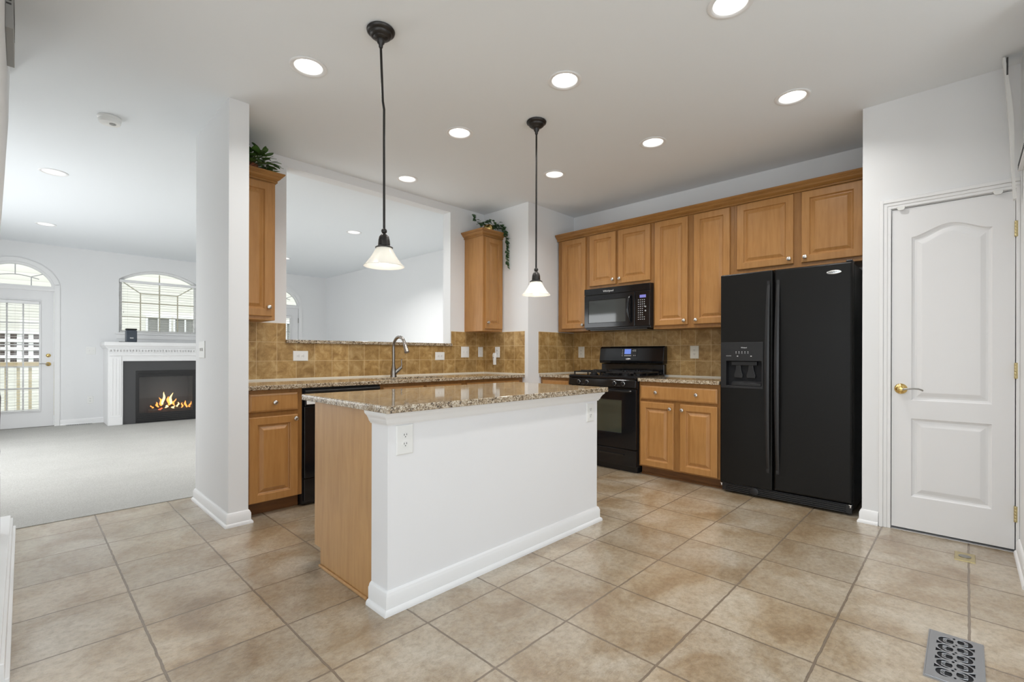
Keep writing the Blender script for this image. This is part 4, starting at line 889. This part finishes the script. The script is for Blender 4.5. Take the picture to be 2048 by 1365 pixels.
finish(MB().box(u0 + 0.002, u1 - 0.002, v0 + 0.002, v1 - 0.002, 0.0006, 0.0025), 'damper', DARK, t)
finish(MB().plate(rect(u0 - 0.004, u1 + 0.004, v0 - 0.004, v1 + 0.004), [rect(u0 + 0.001, u1 - 0.001, v0 + 0.001, v1 - 0.001)], 0.0003, 0.005, FZ(0)), 'rim', VENTM, t)
t = thing('floor_outlet', 'small brass floor outlet cover in front of the pantry door', 'floor outlet', (3.58, 0.005, 0))
finish(MB().loft([[(3.585 + sx * (0.073 - d), 0.005 + sy * (0.042 - d), z) for sx, sy in ((-1, -1), (1, -1), (1, 1), (-1, 1))] for d, z in ((0, 0.0003), (0.002, 0.004), (0.006, 0.005))]), 'plate', BRASSD, t)
finish(MB().lathe((3.585, 0.005, 0.0051), [(0.026, 0), (0.026, 0.002), (0.021, 0.0025), (0, 0.0015)], 28), 'cap', PEWTER, t, smooth=40)
t = thing('floor_register', 'thin metal floor vent against the far wall between glass door and fireplace', 'floor vent', (0.60, 9.88, 0.004))
finish(MB().plate(rect(0.46, 0.76, 9.84, 9.94), [rect(0.48 + i * 0.026, 0.492 + i * 0.026, 9.855, 9.925) for i in range(10)], 0.0005, 0.006, FZ(0.004)), 'grille', LENS_DK, t)
finish(MB().box(0.465, 0.755, 9.845, 9.935, 0.0042, 0.0046), 'damper', DARK, t)
# ------------------------------------------------------------------ far windows and glass doors
def arc_strip(m, M, u0, u1, vs, vt, wd, w0, w1, n=24):
    """arched band of width wd outside the segmental arch"""
    w = (u1 - u0) / 2; h = vt - vs; R = (w * w + h * h) / (2 * h); cu = (u0 + u1) / 2; cv = vt - R; a0 = math.atan2(vs - cv, w)
    o = [(cu + (R + wd) * math.cos(a0 + (PI - 2 * a0) * i / n), cv + (R + wd) * math.sin(a0 + (PI - 2 * a0) * i / n)) for i in range(n + 1)]
    i_ = [(cu + R * math.cos(a0 + (PI - 2 * a0) * i / n), cv + R * math.sin(a0 + (PI - 2 * a0) * i / n)) for i in range(n + 1)]
    m.plate(o + i_[::-1], [], w0, w1, M)
def blind(name, label, x0, x1, z0, z1, y, sag=0):
    t = thing(name, label, 'blind', ((x0 + x1) / 2, y, z1), 'white horizontal blinds')
    m = MB(); n = int((z1 - z0 - 0.06) / 0.042)
    for i in range(n):
        z = z1 - 0.07 - i * 0.042
        m.loft([[(x, y - 0.018, z + 0.004), (x, y, z + 0.006), (x, y + 0.018, z + 0.0035), (x, y + 0.018, z + 0.0015), (x, y, z + 0.004), (x, y - 0.018, z + 0.002)] for x in (x0, x1)])
    finish(m, 'slats', BLIND, t)
    finish(MB().box(x0 - 0.005, x1 + 0.005, y - 0.024, y + 0.022, z1 - 0.045, z1), 'headrail', TRIM, t, bevel=0.003)
    finish(MB().box(x0, x1, y - 0.016, y + 0.016, z0, z0 + 0.016), 'bottom_rail', BLIND, t)
    c_ = MB()
    for x in (x0 + 0.10, (x0 + x1) / 2, x1 - 0.10): c_.box(x - 0.0008, x + 0.0008, y - 0.020, y - 0.0185, z0, z1 - 0.04)
    c_.box(x0 + 0.045, x0 + 0.047, y - 0.028, y - 0.026, z1 - 0.52, z1 - 0.04); c_.lathe((x0 + 0.046, y - 0.027, z1 - 0.55), [(0.006, 0), (0.004, 0.03)], 8)
    finish(c_, 'cord', plain('blind_cord', (0.55, 0.53, 0.48, 1), 0.8) if not bpy.data.materials.get('blind_cord') else bpy.data.materials['blind_cord'], t)
def glass_door(n, u0, u1, hinge_right, label):
    g = sgroup(f'door_{n}', ((u0 + u1) / 2, FARY, 0), label)
    M = FY(FARY + 0.030)
    a, b_ = u0 + 0.006, u1 - 0.006; gu0, gu1 = u0 + 0.165, u1 - 0.165
    sl = finish(MB().plate(rect(a, b_, 0.012, 2.045), [rect(gu0, gu1, 0.255, 1.885)], 0, 0.042, lambda u, v, w: M(u, v, w - 0.042)), 'door_slab', DOORW, g)
    fr = MB().plate(rect(gu0 - 0.022, gu1 + 0.022, 0.233, 1.907), [rect(gu0, gu1, 0.255, 1.885)], 0, 0.012, M); finish(fr, 'glass_frame', DOORW, g, bevel=0.003)
    finish(MB().fbox(M, gu0, gu1, 0.255, 1.885, -0.024, -0.020), 'glass', GLASS, g)
    mu = MB()
    for k in (1, 2): x = gu0 + (gu1 - gu0) * k / 3; mu.fbox(M, x - 0.009, x + 0.009, 0.255, 1.885, -0.034, -0.026)
    for k in range(1, 5): z = 0.255 + 1.63 * k / 5; mu.fbox(M, gu0, gu1, z - 0.009, z + 0.009, -0.034, -0.0262)
    finish(mu, 'muntins', TRIM, g)
    # transom
    T0 = 2.085
    tr = MB(); o_ = arch(u0, u1, T0 - 0.04, 2.14, 2.45); i_ = arch(u0 + 0.035, u1 - 0.035, T0 + 0.03, 2.15, 2.415)
    tr.plate(o_, [i_], 0, 0.05, FY(FARY + 0.06)); finish(tr, 'transom_frame', TRIM, g)
    finish(MB().plate(i_, [], 0, 0.004, FY(FARY + 0.04, 1)), 'transom_glass', GLASS, g)
    mt = MB(); cu = (u0 + u1) / 2; w = u1 - u0
    inner = [(cu - w * 0.44, 2.115), (cu - w * 0.22, 2.228), (cu, 2.252), (cu + w * 0.22, 2.228), (cu + w * 0.44, 2.165)]
    pts = [(cu - w * 0.30 + w * 0.60 * i / 12, 2.215 + 0.05 * math.sin(PI * i / 12)) for i in range(13)]
    for p, q in zip(pts, pts[1:]): mt.tube([(p[0], FARY + 0.034, p[1]), (q[0], FARY + 0.034, q[1])], 0.006, 6)
    mt.box(cu - 0.006, cu + 0.006, FARY + 0.028, FARY + 0.0385, 2.26, 2.415)
    for s in (-1, 1):
        mt.box(cu + s * w * 0.20 - 0.006, cu + s * w * 0.20 + 0.006, FARY + 0.028, FARY + 0.0385, 2.115, 2.245)
        mt.tube([(cu + s * w * 0.20, FARY + 0.034, 2.245), (cu + s * w * 0.36, FARY + 0.034, 2.30)], 0.006, 6)
    finish(mt, 'transom_muntins', plain('grey_muntin', (0.55, 0.55, 0.55, 1), 0.5), g)
    cs = MB(); cs.fbox(FY(FARY), u0 - 0.06, u0, 0, 2.14, 0, 0.014); cs.fbox(FY(FARY), u1, u1 + 0.06, 0, 2.14, 0, 0.014); arc_strip(cs, FY(FARY), u0, u1, 2.14, 2.45, 0.06, 0, 0.014)
    cs.fbox(FY(FARY), u0, u1, 2.05, 2.083, -0.02, 0.004)
    finish(cs, 'casing', TRIM, g)
    finish(MB().box(u0, u1, FARY - 0.01, FARY + 0.1, 0.0045, 0.012), 'threshold', PEWTER, g)
    hx = (u0 + 0.065) if hinge_right else (u1 - 0.065); s = 1 if hinge_right else -1
    finish(MB().lathe((hx, FARY + 0.030, 1.075), [(0.027, 0), (0.027, -0.006), (0.020, -0.012), (0.010, -0.016), (0, -0.017)], 24, 'y'), 'deadbolt', BRASS, g, smooth=40)
    hh = finish(MB().lathe((hx, FARY + 0.030, 0.945), [(0.030, 0), (0.030, -0.006), (0.018, -0.012), (0.010, -0.045), (0, -0.047)], 24, 'y'), 'door_handle', BRASS, g, smooth=40)
    finish(MB().tube([(hx, FARY - 0.012, 0.945), (hx + s * 0.03, FARY - 0.014, 0.948), (hx + s * 0.07, FARY - 0.012, 0.952), (hx + s * 0.10, FARY - 0.008, 0.948)], [0.008, 0.006, 0.005, 0.005], 8), 'lever', PEWTER, hh, smooth=50)
    xh = (u1 - 0.003) if hinge_right else (u0 + 0.003)
    hm = MB()
    for z in (1.80, 1.05, 0.25): hm.box(xh - 0.006, xh + 0.006, FARY + 0.012, FARY + 0.029, z - 0.05, z + 0.05)
    finish(hm, 'hinges', PEWTER, g)
    return gu0, gu1
a0, a1 = glass_door(2, DL0, DL1, False, 'white glass patio door with arched transom left of the fireplace')
blind('window_blind', 'white blind hanging on the glass door left of the fireplace', a0 + 0.004, a1 - 0.004, 0.262, 1.88, FARY + 0.012)
a0, a1 = glass_door(3, DR0, DR1, True, 'white glass patio door with arched transom seen through the pass-through')
blind('window_blind', 'white blind on the glass door seen at the left edge of the pass-through', a0 + 0.004, a1 - 0.004, 0.262, 1.88, FARY + 0.012)
g = sgroup('window_1', ((wx0 + wx1) / 2, FARY, 1.455), 'white arched window above the fireplace mantel')
finish(MB().plate(arch(wx0, wx1, 1.455, 2.33, 2.51), [arch(wx0 + 0.045, wx1 - 0.045, 1.49, 2.315, 2.475)], 0, 0.06, FY(FARY + 0.12)), 'window_frame', TRIM, g)
finish(MB().plate(arch(wx0 + 0.04, wx1 - 0.04, 1.485, 2.32, 2.48), [], 0, 0.004, FY(FARY + 0.09, 1)), 'glass', GLASS, g)
mu = MB(); cxw = (wx0 + wx1) / 2; ym = FARY + 0.075
for x in (-0.26, 0, 0.26): mu.box(cxw + x - 0.008, cxw + x + 0.008, ym, ym + 0.012, 1.49, 2.12 if x else 2.46)
for z in (1.72, 1.96): mu.box(wx0 + 0.045, wx1 - 0.045, ym + 0.001, ym + 0.011, z - 0.008, z + 0.008)
mu.tube([(wx0 + 0.05, ym + 0.006, 2.30), (cxw - 0.26, ym + 0.006, 2.12), (cxw + 0.26, ym + 0.006, 2.12), (wx1 - 0.05, ym + 0.006, 2.30)], 0.008, 6)
finish(mu, 'muntins', plain('tan_muntin', (0.62, 0.58, 0.44, 1), 0.5), g)
finish(MB().box(wx0 - 0.05, wx1 + 0.05, FARY - 0.035, FARY - 0.0003, 1.425, 1.454).box(wx0 - 0.03, wx1 + 0.03, FARY - 0.012, FARY - 0.0003, 1.35, 1.4245), 'window_sill', TRIM, g, bevel=0.003)
blind('window_blind', 'white blind in the arched window above the mantel', wx0 + 0.012, wx1 - 0.012, 1.459, 2.325, FARY + 0.028)
# unseen-side windows that light the rooms
def plain_window(n, M, u0, u1, v0, v1, bars):
    g = sgroup(f'window_{n}', M(0.5 * (u0 + u1), v0, 0))
    finish(MB().plate(rect(u0, u1, v0, v1), [rect(u0 + 0.06 + (u1 - u0 - 0.06) * k / bars, u0 + (u1 - u0 - 0.06) * (k + 1) / bars, v0 + 0.06, v1 - 0.06) for k in range(bars)], 0.02, 0.08, M), 'window_frame', TRIM, g)
plain_window(2, FX(-2.2, -1), -2.1, 1.5, 0.40, 2.30, 3)
plain_window(3, FY(-2.6, -1), -1.15, 2.35, 0.18, 2.32, 3)
plain_window(4, FX(LLX, -1), 5.1, 8.5, 0.45, 2.35, 3)
# ------------------------------------------------------------------ fireplace
FB, FY0 = 0.90, 9.40; F1 = 2.38; cxf = 0.5 * (FB + F1)
t = thing('fireplace', 'white mantel fireplace with dark slate surround and lit gas fire', 'fireplace', (cxf, 9.68, 0))
bx0, bx1 = 1.235, cxf * 2 - 1.235; sx0, sx1 = 1.078, cxf * 2 - 1.078
finish(MB().plate([(FB, 0.0045), (sx0, 0.0045), (sx0, 0.99), (sx1, 0.99), (sx1, 0.0045), (F1, 0.0045), (F1, 1.225), (FB, 1.225)], [], 0, 0.05, FY(FY0 + 0.05))
       .box(FB, FB + 0.05, FY0 + 0.0505, FARY - 0.001, 0.0045, 1.225).box(F1 - 0.05, F1, FY0 + 0.0505, FARY - 0.001, 0.0045, 1.225), 'mantel_frame', TRIM, t)
pm = MB()
for a, b_ in ((FB + 0.02, sx0 - 0.02), (sx1 + 0.02, F1 - 0.02)):
    pm.fbox(FY(FY0), a, b_, 0.13, 1.06, 0, 0.010); pm.fbox(FY(FY0), a - 0.012, b_ + 0.012, 0.0045, 0.13, 0, 0.016)
    for k in range(3):
        q = a + 0.03 + k * (b_ - a - 0.06) / 2; pm.fbox(FY(FY0), q - 0.007, q + 0.007, 0.16, 1.03, 0.010, 0.014)
pm.fbox(FY(FY0), FB, F1, 1.075, 1.105, 0, 0.014)
finish(pm, 'pilasters', TRIM, t, bevel=0.002)
dn = MB(); dn.fbox(FY(FY0), FB, F1, 1.165, 1.18, 0, 0.028)
k = 0; x = FB + 0.008
while x < F1 - 0.02: dn.fbox(FY(FY0), x, x + 0.019, 1.136, 1.1648, 0, 0.022); x += 0.038
finish(dn, 'dentil_moulding', TRIM, t)
finish(MB().sweep([(FB, FARY - 0.001), (FB, FY0), (F1, FY0), (F1, FARY - 0.001)], [(0, 0), (0.012, 0), (0.018, 0.012), (0.030, 0.030), (0.034, 0.044), (0, 0.044)], z0=1.181), 'bed_moulding', TRIM, t, smooth=35)
finish(MB().box(FB - 0.045, F1 + 0.045, FY0 - 0.045, FARY - 0.001, 1.2255, 1.285), 'mantel_shelf', TRIM, t, bevel=0.006)
finish(MB().plate(rect(sx0 + 0.0005, sx1 - 0.0005, 0.0045, 0.9895), [[(bx0, 0.0050), (bx1, 0.0050), (bx1, 0.838), (bx0, 0.838)]], 0, 0.02, FY(FY0 + 0.040)), 'slate_surround', SLATE, t)
finish(MB().box(sx0 - 0.17, sx1 + 0.17, FY0 - 0.02 - 0.0, FY0 + 0.0, 0.0042, 0.0050), 'hearth_slab', SLATE, t)
fb = MB(); fb.plate(rect(bx0, bx1, 0.006, 0.838), [rect(bx0 + 0.045, bx1 - 0.045, 0.160, 0.735)], 0, 0.02, FY(FY0 + 0.038))
for i in range(4): fb.fbox(FY(FY0 + 0.018), bx0 + 0.02, bx1 - 0.02, 0.020 + i * 0.030, 0.040 + i * 0.030, 0, 0.006)
for i in range(2): fb.fbox(FY(FY0 + 0.018), bx0 + 0.02, bx1 - 0.02, 0.762 + i * 0.032, 0.782 + i * 0.032, 0, 0.006)
finish(fb, 'firebox_frame', BLACKS, t, bevel=0.002)
bxm = MB(); bi0, bi1 = bx0 + 0.03, bx1 - 0.03
bxm.box(bi0, bi1, 9.74, 9.76, 0.12, 0.78); bxm.box(bi0, bi0 + 0.02, FY0 + 0.04, 9.74, 0.12, 0.78); bxm.box(bi1 - 0.02, bi1, FY0 + 0.04, 9.74, 0.12, 0.78); bxm.box(bi0, bi1, FY0 + 0.04, 9.76, 0.10, 0.12); bxm.box(bi0, bi1, FY0 + 0.04, 9.76, 0.78, 0.80)
finish(bxm, 'firebox', plain('firebox_lining', (0.10, 0.10, 0.10, 1), 0.8), t)
finish(MB().fbox(FY(FY0 + 0.040), bx0 + 0.045, bx1 - 0.045, 0.160, 0.735, 0.004, 0.007), 'glass', GLASS, t)
lg = t
for (p, q, r) in (((1.42, 9.56, 0.175), (2.02, 9.53, 0.185), 0.050), ((1.45, 9.64, 0.235), (1.90, 9.60, 0.255), 0.045), ((1.50, 9.52, 0.225), (1.72, 9.63, 0.315), 0.034), ((1.98, 9.52, 0.215), (1.76, 9.62, 0.30), 0.034)):
    P0, P1 = Vector(p), Vector(q); pts = []; rr = []
    for i in range(9):
        tt = i / 8; pts.append(tuple(P0.lerp(P1, tt) + Vector((0, rnd.uniform(-.006, .006), rnd.uniform(-.008, .008))))); rr.append(r * rnd.uniform(0.88, 1.08) * (0.9 if i in (0, 8) else 1))
    finish(MB().tube(pts, rr, 12), 'log', LOG, t, smooth=60)
finish(MB().box(1.40, 2.05, 9.49, 9.66, 0.1205, 0.135), 'ember_bed', EMBER, t)
def flame(x, y, z, h, w, lean, mat):
    loops = []
    for i in range(9):
        tt = i / 8; r = w * (math.sin(PI * (0.12 + 0.88 * tt)) ** 0.9) * (1 - 0.35 * tt) + 0.0008
        ox = lean * tt * tt * h + 0.010 * math.sin(tt * 7 + x * 30); loops.append([(x + ox + r * math.cos(2 * PI * k / 10), y + 0.45 * r * math.sin(2 * PI * k / 10), z + h * tt) for k in range(10)])
    return MB().loft(loops)
fl = [(1.60, 9.50, 0.27, 0.21, 0.020, 0.1, FLAME2), (1.585, 9.52, 0.25, 0.14, 0.026, -0.2, FLAME1), (1.70, 9.50, 0.27, 0.19, 0.020, 0.15, FLAME2), (1.685, 9.53, 0.25, 0.15, 0.026, -0.1, FLAME1), (1.745, 9.51, 0.25, 0.11, 0.018, 0.3, FLAME1),
      (1.53, 9.50, 0.23, 0.09, 0.018, -0.3, FLAME1), (1.80, 9.50, 0.22, 0.08, 0.014, 0.2, FLAME2), (1.86, 9.50, 0.20, 0.09, 0.014, 0.1, FLAME1), (1.92, 9.50, 0.20, 0.12, 0.018, -0.2, FLAME1), (1.97, 9.50, 0.19, 0.11, 0.018, 0.2, FLAME1), (2.02, 9.50, 0.16, 0.15, 0.014, 0.1, FLAME1),
      (1.46, 9.49, 0.22, 0.05, 0.016, -0.5, FLAME1), (1.64, 9.48, 0.215, 0.05, 0.022, 0.5, FLAME2), (1.73, 9.48, 0.20, 0.045, 0.022, 0.5, FLAME2), (1.56, 9.48, 0.185, 0.04, 0.026, 0.5, EMBER)]
for x, y, z, h_, w_, ln_, mt_ in fl: finish(flame(x, y, z, h_, w_, ln_, mt_), 'flame', mt_, t, smooth=60)
# speaker on the mantel
t = thing('wireless_speaker', 'small dark blue-grey speaker box standing on the mantel shelf', 'speaker', (1.185, 9.48, 1.285))
finish(MB().box(1.115, 1.255, 9.43, 9.53, 1.2855, 1.475), 'body', SPK, t, bevel=0.012)
finish(MB().box(1.114, 1.256, 9.429, 9.531, 1.4752, 1.500), 'top_cap', SPKT, t, bevel=0.010)
finish(MB().fbox(FY(9.43), 1.165, 1.210, 1.345, 1.357, 0.0003, 0.002), 'badge', MARK, t)
o = finish(MB().tube([(1.112, 9.47, 1.292), (1.095, 9.45, 1.290), (1.06, 9.42, 1.290), (1.03, 9.42, 1.290)], 0.004, 8), 'power_cord', SPKT, smooth=60, origin=(1.07, 9.44, 1.286)); tag(o, 'short black cord lying on the mantel left of the speaker', 'cord')
# ------------------------------------------------------------------ stair newel at the left edge
t = thing('newel_post', 'dark turned wooden newel post at the left picture edge', 'post', (-0.128, 3.87, 0.092))
finish(MB().box(-0.156, -0.086, 3.835, 3.905, 0.0925, 0.42), 'base_block', RAILW, t, bevel=0.004)
finish(MB().lathe((-0.121, 3.87, 0.42), [(0.033, 0.0), (0.036, 0.02), (0.026, 0.04), (0.022, 0.06), (0.033, 0.10), (0.036, 0.14), (0.028, 0.22), (0.021, 0.24), (0.034, 0.26), (0.036, 0.34), (0.038, 0.44), (0.030, 0.50), (0.018, 0.54), (0.03, 0.56), (0.034, 0.60), (0.024, 0.635), (0, 0.645)], 28), 'turned_shaft', LOWER, t, smooth=40)
# window valance end at the right edge, hung above the pantry door corner
t = thing('window_valance', 'thin white valance end hanging at the right picture edge above the pantry door', 'valance', (3.72, -0.15, 2.70))
m = MB(); loops = []
for i in range(13):
    z = 2.735 - i * (2.735 - 1.955) / 12; tt = i / 12; x = 3.760 - 0.010 * math.sin(PI * tt)
    y1 = -0.139 - 0.042 * tt ** 0.8; th_ = 0.008 + 0.010 * math.sin(PI * min(1, tt * 1.2)) ** 2 + 0.002
    loops.append([(x, y1, z), (x, y1 - th_, z), (x - 0.05, y1 - th_ - 0.0, z), (x - 0.05, y1 + 0.0, z)])
m.loft(loops); finish(m, 'cloth', WHITEFAB, t, smooth=50)
finish(MB().box(3.706, 3.764, -0.160, -0.153, 2.63, 2.728), 'bracket_slot', SLOT, t)
t = thing('blind_headrail', 'white slotted blind rail at the right picture edge over the side window', 'blind rail', (3.6, -0.185, 2.05))
finish(MB().box(3.30, 3.70, -0.2145, -0.196, 2.095, 2.135), 'rail', TRIM, t, bevel=0.003)
sl_ = MB()
for i in range(3): sl_.box(3.32, 3.69, -0.1958, -0.1950, 2.101 + i * 0.010, 2.106 + i * 0.010)
finish(sl_, 'slots', SLOT, t)
